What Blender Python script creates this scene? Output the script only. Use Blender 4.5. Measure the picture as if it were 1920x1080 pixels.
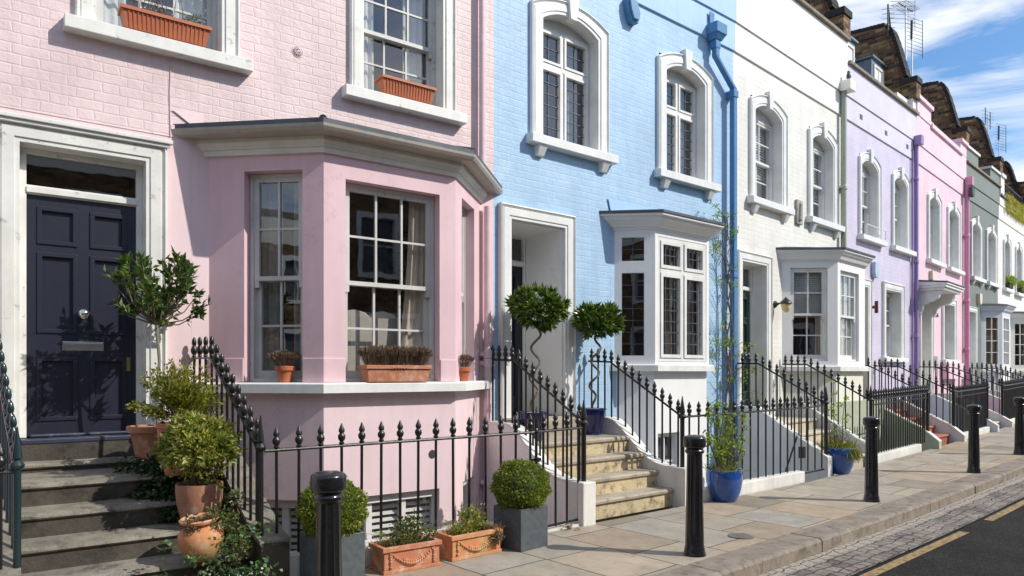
import bpy, bmesh, math, random
from mathutils import Vector, Matrix
from math import sin, cos, pi, radians, sqrt, atan2, hypot
random.seed(7)
scene = bpy.context.scene
for o in list(bpy.data.objects): bpy.data.objects.remove(o)
COL = scene.collection

# ------------------------------------------------------------------ camera
EYE = 1.5
cam = bpy.data.cameras.new("camera"); camo = bpy.data.objects.new("camera", cam); COL.objects.link(camo)
cam.sensor_width = 36; cam.lens = 1340 / 1920 * 36
cam.shift_y = 160 / 1920; cam.clip_start = 0.05; cam.clip_end = 3000
camo.location = (0, 0, EYE); camo.rotation_euler = (pi / 2, 0, 0)
scene.camera = camo
scene.render.resolution_x = 1920; scene.render.resolution_y = 1080

# ------------------------------------------------------------------ sun and sky
SUN_EL = radians(40); SUN_AZ = radians(103)          # azimuth clockwise from +Y
sunv = Vector((sin(SUN_AZ) * cos(SUN_EL), cos(SUN_AZ) * cos(SUN_EL), sin(SUN_EL)))
sl = bpy.data.lights.new("sun", 'SUN'); sl.energy = 3.9; sl.angle = radians(0.5); sl.color = (1, .94, .84)
so = bpy.data.objects.new("sun", sl); so.rotation_euler = sunv.to_track_quat('Z', 'Y').to_euler(); COL.objects.link(so)
so.location = (20, -5, 20)
world = bpy.data.worlds.new("World"); scene.world = world; world.use_nodes = True
nt = world.node_tree; nt.nodes.clear()
def N(nt, t, **kw):
    n = nt.nodes.new(t)
    for k, v in kw.items():
        if k in n.inputs: n.inputs[k].default_value = v
        else: setattr(n, k, v)
    return n
out = N(nt, 'ShaderNodeOutputWorld'); bg = N(nt, 'ShaderNodeBackground'); bg.inputs['Strength'].default_value = 0.15
sky = N(nt, 'ShaderNodeTexSky'); sky.sky_type = 'NISHITA'; sky.sun_disc = False
sky.sun_elevation = SUN_EL; sky.sun_rotation = SUN_AZ; sky.air_density = 1.0; sky.dust_density = 0.3; sky.ozone_density = 2.5
tc = N(nt, 'ShaderNodeTexCoord'); mp = N(nt, 'ShaderNodeMapping')
mp.inputs['Scale'].default_value = (1.0, 2.6, 7.0); mp.inputs['Rotation'].default_value = (0.18, 0.38, 0.9)
nz = N(nt, 'ShaderNodeTexNoise'); nz.inputs['Scale'].default_value = 1.7; nz.inputs['Detail'].default_value = 9
nz.inputs['Roughness'].default_value = 0.58; nz.inputs['Distortion'].default_value = 0.9
cr = N(nt, 'ShaderNodeValToRGB'); cr.color_ramp.elements[0].position = 0.41; cr.color_ramp.elements[1].position = 0.68
cr.color_ramp.elements[0].color = (0, 0, 0, 1); cr.color_ramp.elements[1].color = (.9, .9, .9, 1)
mx = N(nt, 'ShaderNodeMixRGB'); mx.inputs['Color2'].default_value = (7.6, 7.5, 7.4, 1)
hs = N(nt, 'ShaderNodeHueSaturation'); hs.inputs['Saturation'].default_value = 1.18; hs.inputs['Value'].default_value = 1.0
L = nt.links.new
L(tc.outputs['Generated'], mp.inputs['Vector']); L(mp.outputs[0], nz.inputs['Vector']); L(nz.outputs['Fac'], cr.inputs['Fac'])
L(cr.outputs['Color'], mx.inputs['Fac']); L(sky.outputs[0], hs.inputs['Color']); L(hs.outputs[0], mx.inputs['Color1'])
L(mx.outputs[0], bg.inputs['Color']); L(bg.outputs[0], out.inputs['Surface'])
vs = scene.view_settings; vs.view_transform = 'Standard'; vs.look = 'None'; vs.gamma = 1; vs.exposure = 0.22

# ------------------------------------------------------------------ materials
M = {}
def newmat(name):
    m = bpy.data.materials.new(name); m.use_nodes = True; t = m.node_tree
    b = t.nodes['Principled BSDF']; return m, t, b
def lk(t, a, b): t.links.new(a, b)
def mth(t, op, a, b=None, c=None):
    n = t.nodes.new('ShaderNodeMath'); n.operation = op
    for i, v in enumerate((a, b, c)):
        if v is None: continue
        if isinstance(v, (int, float)): n.inputs[i].default_value = v
        else: t.links.new(v, n.inputs[i])
    return n.outputs[0]
def noise(t, vec, scale, detail=5, rough=.55, dist=0):
    n = t.nodes.new('ShaderNodeTexNoise'); n.inputs['Scale'].default_value = scale; n.inputs['Detail'].default_value = detail
    n.inputs['Roughness'].default_value = rough; n.inputs['Distortion'].default_value = dist
    if vec is not None: t.links.new(vec, n.inputs['Vector'])
    return n.outputs['Fac']
def ramp(t, fac, stops):
    n = t.nodes.new('ShaderNodeValToRGB'); e = n.color_ramp.elements
    while len(e) < len(stops): e.new(0.5)
    for i, (p, c) in enumerate(stops):
        e[i].position = p; e[i].color = (c[0], c[1], c[2], 1) if not isinstance(c, (int, float)) else (c, c, c, 1)
    t.links.new(fac, n.inputs['Fac']); return n.outputs['Color']
def mix(t, fac, a, b, mode='MIX'):
    n = t.nodes.new('ShaderNodeMixRGB'); n.blend_type = mode
    for i, v in ((0, fac), (1, a), (2, b)):
        if isinstance(v, (int, float)): n.inputs[i].default_value = v
        elif isinstance(v, tuple): n.inputs[i].default_value = (*v, 1)
        else: t.links.new(v, n.inputs[i])
    return n.outputs[0]
def bump(t, b, h, strength=.5, dist=.01, prev=None):
    n = t.nodes.new('ShaderNodeBump'); n.inputs['Strength'].default_value = strength; n.inputs['Distance'].default_value = dist
    t.links.new(h, n.inputs['Height'])
    if prev: t.links.new(prev, n.inputs['Normal'])
    t.links.new(n.outputs[0], b.inputs['Normal']); return n.outputs[0]
def objvec(t): return t.nodes.new('ShaderNodeTexCoord').outputs['Object']
def scl(c, f): return tuple(min(1, x * f) for x in c)

def flemish(t, vec, course=.084, per=.375, w=.0045):
    """mask 1 on bricks, 0 in joints, for a wall in the local x-z plane"""
    s = t.nodes.new('ShaderNodeSeparateXYZ'); lk(t, vec, s.inputs[0])
    wob = mth(t, 'MULTIPLY', mth(t, 'SUBTRACT', noise(t, vec, 3.0, 3), .5), .018)
    wob2 = mth(t, 'MULTIPLY', mth(t, 'SUBTRACT', noise(t, vec, 14, 3), .5), .016)
    wob3 = mth(t, 'MULTIPLY', mth(t, 'SUBTRACT', noise(t, vec, 9.0, 2), .5), .03)
    z = mth(t, 'ADD', mth(t, 'ADD', s.outputs['Z'], wob), wob2)
    rz = mth(t, 'DIVIDE', z, course); row = mth(t, 'FLOOR', rz); fz = mth(t, 'FRACT', rz)
    odd = mth(t, 'MODULO', mth(t, 'ABSOLUTE', row), 2.0)
    u = mth(t, 'ADD', mth(t, 'ADD', mth(t, 'ADD', s.outputs['X'], 50.0), wob3), mth(t, 'MULTIPLY', odd, per / 2 + .002))
    up = mth(t, 'MULTIPLY', mth(t, 'FRACT', mth(t, 'DIVIDE', u, per)), per)
    d0 = mth(t, 'MINIMUM', up, mth(t, 'SUBTRACT', per, up))
    d1 = mth(t, 'ABSOLUTE', mth(t, 'SUBTRACT', up, .25))
    dz = mth(t, 'MULTIPLY', mth(t, 'MINIMUM', fz, mth(t, 'SUBTRACT', 1.0, fz)), course)
    d = mth(t, 'MINIMUM', mth(t, 'MINIMUM', d0, d1), dz)
    mr = t.nodes.new('ShaderNodeMapRange'); mr.interpolation_type = 'SMOOTHSTEP'
    lk(t, d, mr.inputs[0]); mr.inputs[1].default_value = w * .3; mr.inputs[2].default_value = w * 2.0
    idx = mth(t, 'ADD', mth(t, 'MULTIPLY', row, 17.3), mth(t, 'ADD', mth(t, 'FLOOR', mth(t, 'DIVIDE', u, per)), mth(t, 'MULTIPLY', mth(t, 'GREATER_THAN', up, .25), 5.7)))
    wn = t.nodes.new('ShaderNodeTexWhiteNoise'); wn.noise_dimensions = '1D'; lk(t, idx, wn.inputs['W'])
    return mr.outputs[0], wn.outputs['Value']

def grime(t, vec, col, amt=.12, scale=1.3):
    """broad patchy dirt and weathering of the paint"""
    n1 = ramp(t, noise(t, vec, scale, 8, .62), [(.35, 1 - amt), (.62, 1.0)])
    mpn = t.nodes.new('ShaderNodeMapping'); mpn.inputs['Scale'].default_value = (6, 6, .5); lk(t, vec, mpn.inputs['Vector'])
    n2 = ramp(t, noise(t, mpn.outputs[0], 1.5, 6, .6), [(.3, 1 - amt * .6), (.58, 1.0)])
    return mix(t, 1.0, mix(t, 1.0, col, n1, 'MULTIPLY'), n2, 'MULTIPLY')

def painted_brick(name, col, worn=None, bstr=.75):
    m, t, b = newmat(name); v = objvec(t)
    mask, rnd = flemish(t, v)
    c = mix(t, mth(t, 'MULTIPLY', rnd, .35), col, scl(col, .93))
    c = mix(t, mth(t, 'MULTIPLY', mth(t, 'SUBTRACT', 1.0, mask), .5), c, scl(col, .9))
    if worn:
        w = ramp(t, noise(t, v, 2.2, 9, .68), [(.56, 0), (.7, .55)])
        c = mix(t, w, c, worn)
    c = grime(t, v, c, .15)
    specks = ramp(t, noise(t, v, 55, 2, .5), [(.76, 0), (.8, 1)])
    c = mix(t, mth(t, 'MULTIPLY', specks, .55), c, scl(col, .45))
    lk(t, c, b.inputs['Base Color']); b.inputs['Roughness'].default_value = .55
    soft = ramp(t, noise(t, v, 2.6, 6, .7), [(.34, .15), (.56, 1.0)]); mask = mth(t, 'MULTIPLY', mask, soft)
    h = mth(t, 'ADD', mth(t, 'MULTIPLY', mask, 1.0), mth(t, 'ADD', mth(t, 'MULTIPLY', rnd, .3), mth(t, 'MULTIPLY', noise(t, v, 22, 7, .68), 1.1)))
    bump(t, b, h, bstr, .011); M[name] = m
def stucco(name, col, rough=.6, b1=.35, amt=.1, fine=120):
    m, t, b = newmat(name); v = objvec(t)
    c = grime(t, v, col, amt, 1.0)
    wv_ = mth(t, 'ABSOLUTE', mth(t, 'SUBTRACT', noise(t, v, 1.1, 10, .6), .5)); ck = mth(t, 'MULTIPLY', ramp(t, wv_, [(.0, 1), (.0045, 0)]), ramp(t, noise(t, v, .9, 3), [(.5, 0), (.62, .32)])); c = mix(t, ck, c, scl(col, .45))
    c = mix(t, ramp(t, noise(t, v, 3.5, 9, .72), [(.58, 0), (.72, amt * 1.8)]), c, scl(col, .62))
    lk(t, c, b.inputs['Base Color']); b.inputs['Roughness'].default_value = rough
    h = mth(t, 'ADD', noise(t, v, fine, 4, .6), mth(t, 'MULTIPLY', noise(t, v, 7, 4), 1.6))
    bump(t, b, h, b1, .004); M[name] = m
def woodpaint(name, col, chips=.0, rough=.4):
    m, t, b = newmat(name); v = objvec(t)
    c = grime(t, v, col, .13, 3.5)
    if chips:
        ch = ramp(t, noise(t, v, 9, 8, .75), [(.55 + (1 - chips) * .06, 0), (.63 + (1 - chips) * .06, 1)])
        c = mix(t, mth(t, 'MULTIPLY', ch, .75), c, (.30, .27, .23))
    lk(t, c, b.inputs['Base Color']); b.inputs['Roughness'].default_value = rough
    bump(t, b, noise(t, v, 40, 5, .6), .25, .003); M[name] = m
def plain(name, col, rough=.5, metal=0, bs=0, sc=40, var=.15, coat=0):
    m, t, b = newmat(name); v = objvec(t)
    n = ramp(t, noise(t, v, sc * .25, 6, .6), [(.3, 1 - var), (.7, 1.0)])
    lk(t, mix(t, 1.0, col, n, 'MULTIPLY'), b.inputs['Base Color'])
    b.inputs['Roughness'].default_value = rough; b.inputs['Metallic'].default_value = metal
    if coat: b.inputs['Coat Weight'].default_value = coat; b.inputs['Coat Roughness'].default_value = .08
    if bs: bump(t, b, noise(t, v, sc, 5, .6), bs, .004)
    M[name] = m; return m
def leafmat(name, cols, trans=.35, rough=.42):
    m, t, b = newmat(name)
    g = t.nodes.new('ShaderNodeNewGeometry')
    n = len(cols); c = ramp(t, g.outputs['Random Per Island'], [(i / max(1, n - 1), k) for i, k in enumerate(cols)])
    lk(t, c, b.inputs['Base Color']); b.inputs['Roughness'].default_value = rough
    tr = t.nodes.new('ShaderNodeBsdfTranslucent'); lk(t, mix(t, 1.0, c, (1.2, 1.3, .5), 'MULTIPLY'), tr.inputs['Color'])
    mxs = t.nodes.new('ShaderNodeMixShader'); mxs.inputs[0].default_value = trans
    lk(t, b.outputs[0], mxs.inputs[1]); lk(t, tr.outputs[0], mxs.inputs[2])
    lk(t, mxs.outputs[0], t.nodes['Material Output'].inputs['Surface']); M[name] = m

painted_brick('pink_brick', (.775, .615, .615), bstr=.31)
painted_brick('blue_brick', (.40, .60, .82), worn=(.56, .72, .86), bstr=.27)
painted_brick('white_brick', (.82, .815, .76), bstr=.28)
painted_brick('lilac_brick', (.66, .61, .77), bstr=.26)
painted_brick('rose_brick', (.85, .61, .70), bstr=.24)
painted_brick('grey_brick', (.175, .20, .18), bstr=.24)
painted_brick('far_white_brick', (.82, .81, .78), bstr=.35)
stucco('pink_stucco', (.745, .53, .57), amt=.12)
stucco('pink_stucco_pale', (.80, .625, .655), amt=.1)
stucco('blue_stucco', (.40, .61, .87)); stucco('white_stucco', (.84, .835, .775), amt=.06); stucco('lilac_stucco', (.69, .65, .78))
stucco('rose_stucco', (.85, .61, .70)); stucco('grey_stucco', (.19, .22, .20)); stucco('far_white_stucco', (.82, .81, .79))
stucco('bay_white', (.82, .825, .83), amt=.04); stucco('bay_cream', (.80, .79, .70), amt=.08)
stucco('bay_bluish', (.60, .64, .72), amt=.06)
stucco('cheek_pink', (.88, .83, .83), amt=.15); stucco('cheek_white', (.66, .68, .70), amt=.15); stucco('cheek_green', (.46, .50, .38), amt=.15)
stucco('cheek_grey', (.42, .45, .50), amt=.15); stucco('plinth_white', (.78, .77, .73), amt=.25, b1=.6); stucco('magenta', (.62, .20, .42))
woodpaint('white_paint', (.80, .81, .79)); woodpaint('white_worn', (.78, .78, .74), chips=.45)
woodpaint('gutter_dirty', (.42, .38, .33), chips=.8); woodpaint('sash_white', (.78, .78, .76)); woodpaint('cream_paint', (.72, .70, .62)); woodpaint('sash_grey', (.62, .62, .60), chips=.3)
woodpaint('navy_paint', (.020, .022, .042), rough=.36); woodpaint('navy_worn', (.045, .05, .09), chips=1.0, rough=.4)
woodpaint('green_door', (.02, .055, .04), rough=.3); woodpaint('blue_black_door', (.012, .015, .03), rough=.3)
plain('pipe_blue', (.07, .22, .44), .4, bs=.1); plain('pipe_pink', (.72, .55, .58), .5, bs=.1); plain('pipe_sage', (.40, .44, .36), .5)
plain('pipe_lilac', (.33, .24, .48), .45); plain('pipe_rose', (.66, .28, .42), .45)
plain('iron', (.010, .010, .011), .36, bs=.7, sc=80, coat=.12); plain('iron_teal', (.012, .03, .036), .3, bs=.3, sc=60, coat=.2)
plain('bollard_black', (.010, .010, .012), .24, bs=.5, sc=30, coat=.3)
plain('lead', (.10, .115, .135), .55, .2, bs=.4, sc=14, var=.5); plain('slate', (.09, .10, .12), .5, bs=.3); plain('zinc', (.25, .32, .38), .42, .5, var=.4)
plain('coping', (.28, .24, .19), .8, bs=.6, sc=30, var=.45); plain('chrome', (.75, .75, .75), .18, 1); plain('brass', (.5, .38, .2), .35, 1)
plain('aluminium', (.62, .64, .66), .4, .8); plain('dark_metal', (.05, .05, .05), .5)
plain('galvanised', (.115, .135, .15), .5, .25, bs=.25, sc=90, var=.35)
plain('drain_grey', (.22, .21, .20), .6, .2, bs=.3, sc=60, var=.4); plain('soil', (.06, .045, .03), .95, bs=1, sc=60); plain('gravel', (.55, .5, .44), .9, bs=1, sc=60, var=.6)
plain('bark', (.19, .15, .11), .85, bs=.8, sc=80, var=.5); plain('bark_grey', (.26, .24, .2), .85, bs=.8, sc=80, var=.4); plain('twig', (.13, .09, .06), .85)
plain('curtain_white', (.78, .78, .75), .9); plain('curtain_grey', (.36, .35, .33), .9); plain('curtain_cream', (.66, .56, .47), .9); plain('curtain_dark', (.26, .2, .16), .9)
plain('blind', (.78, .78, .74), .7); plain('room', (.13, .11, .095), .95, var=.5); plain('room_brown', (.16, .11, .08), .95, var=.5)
plain('glazed_blue', (.015, .095, .42), .12, bs=.2, sc=18, var=.55, coat=.7); plain('cobalt', (.012, .016, .11), .15, bs=.1, coat=.6)
plain('plastic_terracotta', (.50, .145, .06), .5, var=.2); plain('bell_blue', (.09, .26, .45), .45); plain('plaque', (.52, .48, .42), .6, var=.6)
plain('bird_black', (.03, .03, .035), .6); plain('dark_letters', (.05, .035, .04), .5)
plain('furniture', (.52, .48, .42), .8); plain('lavender_dry', (.17, .11, .085), .95, var=.4)
plain('stones_white', (.75, .73, .68), .8, var=.2)
def terracotta(name, c1, c2, moss=.0):
    m, t, b = newmat(name); v = objvec(t)
    c = ramp(t, noise(t, v, 6, 8, .65), [(.32, c1), (.66, c2)])
    w = ramp(t, noise(t, v, 11, 9, .7), [(.50, 0), (.66, .8)])
    c = mix(t, w, c, (.60, .44, .35))
    if moss:
        w2 = ramp(t, noise(t, v, 5.1, 6, .6), [(.5, 0), (.62, moss)]); c = mix(t, w2, c, (.30, .25, .08))
    lk(t, c, b.inputs['Base Color']); b.inputs['Roughness'].default_value = .85
    bump(t, b, noise(t, v, 70, 6, .6), .5, .004); M[name] = m
terracotta('terracotta', (.42, .15, .075), (.52, .22, .12)); terracotta('terracotta_orange', (.50, .20, .08), (.58, .27, .12), .5)
terracotta('terracotta_dull', (.33, .15, .09), (.42, .21, .13))
leafmat('leaf_bay', [(.02, .05, .012), (.05, .10, .02), (.085, .15, .03), (.16, .22, .05)])
leafmat('leaf_topiary', [(.025, .055, .013), (.06, .11, .02), (.11, .18, .035), (.22, .28, .07)], .35, .28)
leafmat('leaf_box', [(.06, .10, .012), (.13, .18, .02), (.23, .27, .035), (.36, .37, .05)], .4)
leafmat('leaf_variegated', [(.06, .11, .017), (.18, .24, .035), (.34, .38, .07), (.54, .53, .2), (.22, .12, .03)], .38)
leafmat('leaf_gold', [(.05, .08, .013), (.14, .17, .02), (.27, .28, .035), (.42, .38, .055)], .38)
leafmat('leaf_ivy', [(.012, .035, .012), (.03, .07, .02), (.05, .10, .03)], .2)
leafmat('leaf_mint', [(.06, .14, .05), (.12, .24, .09), (.2, .3, .12)], .35)
leafmat('leaf_rose', [(.10, .17, .025), (.22, .32, .05), (.40, .46, .11)], .45)
leafmat('leaf_heather', [(.04, .08, .02), (.09, .15, .04), (.16, .2, .06), (.16, .06, .04)], .3)
leafmat('leaf_grass', [(.08, .16, .03), (.18, .28, .06), (.30, .30, .08), (.38, .14, .03)], .35)
leafmat('leaf_dead', [(.10, .06, .03), (.22, .14, .08), (.30, .22, .14)], .2)
leafmat('leaf_lavender', [(.12, .08, .055), (.19, .125, .09), (.26, .18, .13)], .15, .9)
leafmat('leaf_hanging', [(.22, .24, .03), (.38, .36, .05), (.45, .34, .05)], .4)
leafmat('flower_white', [(.75, .75, .7), (.6, .55, .6)], .3); leafmat('flower_purple', [(.25, .2, .42), (.35, .3, .5)], .3)

def m_glass():
    m, t, b = newmat('glass'); v = objvec(t); t.nodes.remove(b)
    tr = N(t, 'ShaderNodeBsdfTransparent', Color=(.86, .88, .88, 1)); gl = N(t, 'ShaderNodeBsdfGlossy', Roughness=.015)
    gl.inputs['Color'].default_value = (.95, .97, 1, 1)
    bp = t.nodes.new('ShaderNodeBump'); bp.inputs['Strength'].default_value = .06; bp.inputs['Distance'].default_value = .02
    lk(t, noise(t, v, 2.2, 2, .5), bp.inputs['Height']); lk(t, bp.outputs[0], gl.inputs['Normal'])
    ge = t.nodes.new('ShaderNodeNewGeometry'); dp = t.nodes.new('ShaderNodeVectorMath'); dp.operation = 'DOT_PRODUCT'
    lk(t, ge.outputs['Normal'], dp.inputs[0]); lk(t, ge.outputs['Incoming'], dp.inputs[1])
    f = mth(t, 'MULTIPLY_ADD', mth(t, 'POWER', mth(t, 'SUBTRACT', 1.0, mth(t, 'ABSOLUTE', dp.outputs['Value'])), 4.0), .86, .13)
    ms = t.nodes.new('ShaderNodeMixShader'); lk(t, f, ms.inputs[0]); lk(t, tr.outputs[0], ms.inputs[1]); lk(t, gl.outputs[0], ms.inputs[2])
    lk(t, ms.outputs[0], t.nodes['Material Output'].inputs['Surface']); M['glass'] = m
m_glass()
def m_stock_brick():
    m, t, b = newmat('stock_brick'); v = objvec(t)
    # walls here lie in either the x-z or the y-z plane: use x+y as the running coordinate
    s = t.nodes.new('ShaderNodeSeparateXYZ'); lk(t, v, s.inputs[0])
    cb = t.nodes.new('ShaderNodeCombineXYZ'); lk(t, mth(t, 'ADD', s.outputs['X'], s.outputs['Y']), cb.inputs['X']); lk(t, s.outputs['Z'], cb.inputs['Z'])
    mask, rnd = flemish(t, cb.outputs[0], .084, .375, .007)
    c = ramp(t, rnd, [(0, (.05, .03, .022)), (.3, (.14, .075, .04)), (.7, (.28, .16, .07)), (1, (.42, .27, .11))])
    c = mix(t, mth(t, 'SUBTRACT', 1.0, mask), c, (.20, .165, .12)); c = grime(t, v, c, .35, 1.2)
    lk(t, c, b.inputs['Base Color']); b.inputs['Roughness'].default_value = .9
    bump(t, b, mth(t, 'ADD', mask, mth(t, 'MULTIPLY', noise(t, v, 40, 5), .5)), .8, .012); M['stock_brick'] = m
    m2 = m.copy(); m2.name = 'stock_brick_dark'
m_stock_brick()
plain('brick_dark', (.035, .032, .035), .9, bs=.8, sc=30, var=.5); plain('brick_red', (.16, .055, .035), .9, bs=.8, sc=30, var=.4)
def m_stone(name, c1, c2, dark, sc=2.0, stain=.5, rough=.85):
    m, t, b = newmat(name); v = objvec(t)
    c = ramp(t, noise(t, v, sc, 9, .65), [(.3, c1), (.68, c2)])
    w = ramp(t, noise(t, v, sc * 2.3, 9, .7), [(.5, 0), (.68, stain)])
    c = mix(t, w, c, dark); c = mix(t, ramp(t, noise(t, v, 90, 3), [(.35, .25), (.6, 0)]), c, dark)
    lk(t, c, b.inputs['Base Color']); b.inputs['Roughness'].default_value = rough
    bump(t, b, mth(t, 'ADD', noise(t, v, 45, 8, .65), mth(t, 'MULTIPLY', noise(t, v, 5, 4), 2)), .6, .008); M[name] = m
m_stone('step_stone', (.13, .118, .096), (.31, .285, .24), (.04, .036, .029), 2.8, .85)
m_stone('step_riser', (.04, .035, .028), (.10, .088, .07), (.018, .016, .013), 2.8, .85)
m_stone('step_yellow', (.50, .40, .24), (.66, .55, .36), (.10, .075, .04), 4.0, .95)
m_stone('step_tread', (.34, .29, .22), (.46, .41, .33), (.13, .11, .08), 3.0, .6)
m_stone('step_cream', (.48, .42, .32), (.6, .54, .43), (.24, .2, .14), 3.0, .4)
m_stone('step_red', (.34, .10, .065), (.44, .15, .10), (.16, .06, .04), 3.0, .35)
m_stone('kerb_granite', (.17, .14, .11), (.31, .265, .215), (.07, .05, .038), 3.5, .75, .8)
m_stone('area_floor', (.34, .32, .29), (.46, .44, .40), (.18, .17, .15), 2.0, .5)

def m_flags():
    m, t, b = newmat('flagstones'); v = objvec(t)
    mpn = t.nodes.new('ShaderNodeMapping'); mpn.inputs['Rotation'].default_value = (0, 0, pi / 2); lk(t, v, mpn.inputs['Vector'])
    wv = t.nodes.new('ShaderNodeVectorMath'); wv.operation = 'ADD'
    ns = t.nodes.new('ShaderNodeTexNoise'); ns.inputs['Scale'].default_value = 1.5; lk(t, v, ns.inputs['Vector'])
    sc = t.nodes.new('ShaderNodeVectorMath'); sc.operation = 'SCALE'; lk(t, ns.outputs['Color'], sc.inputs[0]); sc.inputs['Scale'].default_value = .035
    lk(t, mpn.outputs[0], wv.inputs[0]); lk(t, sc.outputs[0], wv.inputs[1])
    br = t.nodes.new('ShaderNodeTexBrick'); lk(t, wv.outputs[0], br.inputs['Vector'])
    br.offset = .43; br.offset_frequency = 2; br.squash = 1.45; br.squash_frequency = 3
    br.inputs['Scale'].default_value = 1; br.inputs['Brick Width'].default_value = .78; br.inputs['Row Height'].default_value = .66
    br.inputs['Mortar Size'].default_value = .0075; br.inputs['Mortar Smooth'].default_value = .35; br.inputs['Bias'].default_value = 0
    br.inputs['Color1'].default_value = (0, 0, 0, 1); br.inputs['Color2'].default_value = (1, 1, 1, 1); br.inputs['Mortar'].default_value = (.5, .5, .5, 1)
    c = ramp(t, br.outputs['Color'], [(0, (.23, .20, .155)), (.25, (.37, .29, .205)), (.5, (.33, .305, .26)), (.75, (.42, .345, .25)), (1, (.27, .265, .235))])
    c = mix(t, 1.0, c, ramp(t, noise(t, v, 2.6, 9, .66), [(.28, .70), (.7, 1.12)]), 'MULTIPLY')
    c = mix(t, ramp(t, noise(t, v, 9, 8, .7), [(.54, 0), (.68, .45)]), c, (.14, .12, .10))
    c = mix(t, ramp(t, noise(t, v, 26, 3), [(.68, 0), (.72, .7)]), c, (.10, .09, .08)); c = mix(t, ramp(t, noise(t, v, 70, 2), [(.66, 0), (.72, .45)]), c, (.52, .49, .43))
    c = mix(t, br.outputs['Fac'], c, (.035, .03, .024))
    lk(t, c, b.inputs['Base Color']); b.inputs['Roughness'].default_value = .75
    h = mth(t, 'ADD', mth(t, 'MULTIPLY', mth(t, 'SUBTRACT', 1.0, br.outputs['Fac']), 2.0), mth(t, 'ADD', noise(t, v, 60, 6, .6), mth(t, 'MULTIPLY', noise(t, v, 3, 3), 2)))
    bump(t, b, h, .45, .007); M['flagstones'] = m
m_flags()
def m_setts():
    m, t, b = newmat('setts'); v = objvec(t)
    ns = t.nodes.new('ShaderNodeTexNoise'); ns.inputs['Scale'].default_value = 6; ns.inputs['Detail'].default_value = 3; lk(t, v, ns.inputs['Vector'])
    sc = t.nodes.new('ShaderNodeVectorMath'); sc.operation = 'SCALE'; lk(t, ns.outputs['Color'], sc.inputs[0]); sc.inputs['Scale'].default_value = .11
    wv = t.nodes.new('ShaderNodeVectorMath'); lk(t, v, wv.inputs[0]); lk(t, sc.outputs[0], wv.inputs[1])
    br = t.nodes.new('ShaderNodeTexBrick'); lk(t, wv.outputs[0], br.inputs['Vector'])
    br.inputs['Scale'].default_value = 1; br.inputs['Brick Width'].default_value = .17; br.inputs['Row Height'].default_value = .105
    br.squash = .7; br.squash_frequency = 2; br.inputs['Mortar Size'].default_value = .013; br.inputs['Mortar Smooth'].default_value = 1.0; br.inputs['Bias'].default_value = 0
    br.inputs['Color1'].default_value = (0, 0, 0, 1); br.inputs['Color2'].default_value = (1, 1, 1, 1)
    c = ramp(t, br.outputs['Color'], [(0, (.10, .09, .08)), (.4, (.17, .14, .12)), (.7, (.22, .20, .18)), (1, (.17, .10, .085))])
    c = mix(t, 1.0, c, ramp(t, noise(t, v, 14, 8), [(.3, .65), (.7, 1.2)]), 'MULTIPLY')
    c = mix(t, br.outputs['Fac'], c, (.055, .05, .045))
    # pale silt washed along the kerb
    s = t.nodes.new('ShaderNodeSeparateXYZ'); lk(t, v, s.inputs[0])
    e = mth(t, 'ADD', s.outputs['Y'], mth(t, 'MULTIPLY', mth(t, 'SUBTRACT', noise(t, v, 3, 6), .5), .14))
    mr = t.nodes.new('ShaderNodeMapRange'); lk(t, e, mr.inputs[0]); mr.inputs[1].default_value = -.17; mr.inputs[2].default_value = -.10
    sl_ = ramp(t, noise(t, v, 2.2, 7, .65), [(.45, 0), (.66, .8)]); c = mix(t, sl_, c, (.30, .27, .225)); c = mix(t, mth(t, 'MULTIPLY', mr.outputs[0], .85), c, (.36, .32, .27))
    lk(t, c, b.inputs['Base Color']); b.inputs['Roughness'].default_value = .7
    h = mth(t, 'ADD', mth(t, 'MULTIPLY', mth(t, 'SUBTRACT', 1.0, br.outputs['Fac']), 2.5), noise(t, v, 40, 5))
    bump(t, b, h, .9, .012); M['setts'] = m
m_setts()
def m_asphalt():
    m, t, b = newmat('asphalt'); v = objvec(t)
    c = ramp(t, mth(t, 'ADD', mth(t, 'MULTIPLY', noise(t, v, 60, 4, .8), .6), mth(t, 'MULTIPLY', noise(t, v, 170, 2, .7), .4)), [(.38, (.010, .0095, .009)), (.54, (.028, .027, .025)), (.66, (.13, .12, .11))])
    c = mix(t, 1.0, c, ramp(t, noise(t, v, 1.5, 8, .65), [(.3, .6), (.7, 1.25)]), 'MULTIPLY')
    ck = ramp(t, mth(t, 'ABSOLUTE', mth(t, 'SUBTRACT', noise(t, v, .8, 9, .62), .5)), [(.0, 1), (.006, 0)]); c = mix(t, mth(t, 'MULTIPLY', ck, .7), c, (.012, .012, .012))
    lk(t, c, b.inputs['Base Color']); b.inputs['Roughness'].default_value = .95; b.inputs['Specular IOR Level'].default_value = .15
    bump(t, b, noise(t, v, 130, 4, .7), .9, .008); M['asphalt'] = m
    m, t, b = newmat('yellow_line'); v = objvec(t)
    w = ramp(t, noise(t, v, 16, 9, .8), [(.42, .1), (.60, 1)])
    lk(t, mix(t, w, (.44, .28, .09), (.075, .07, .06)), b.inputs['Base Color']); b.inputs['Roughness'].default_value = .75
    bump(t, b, noise(t, v, 130, 4, .7), .7, .006); M['yellow_line'] = m
m_asphalt()
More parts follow.
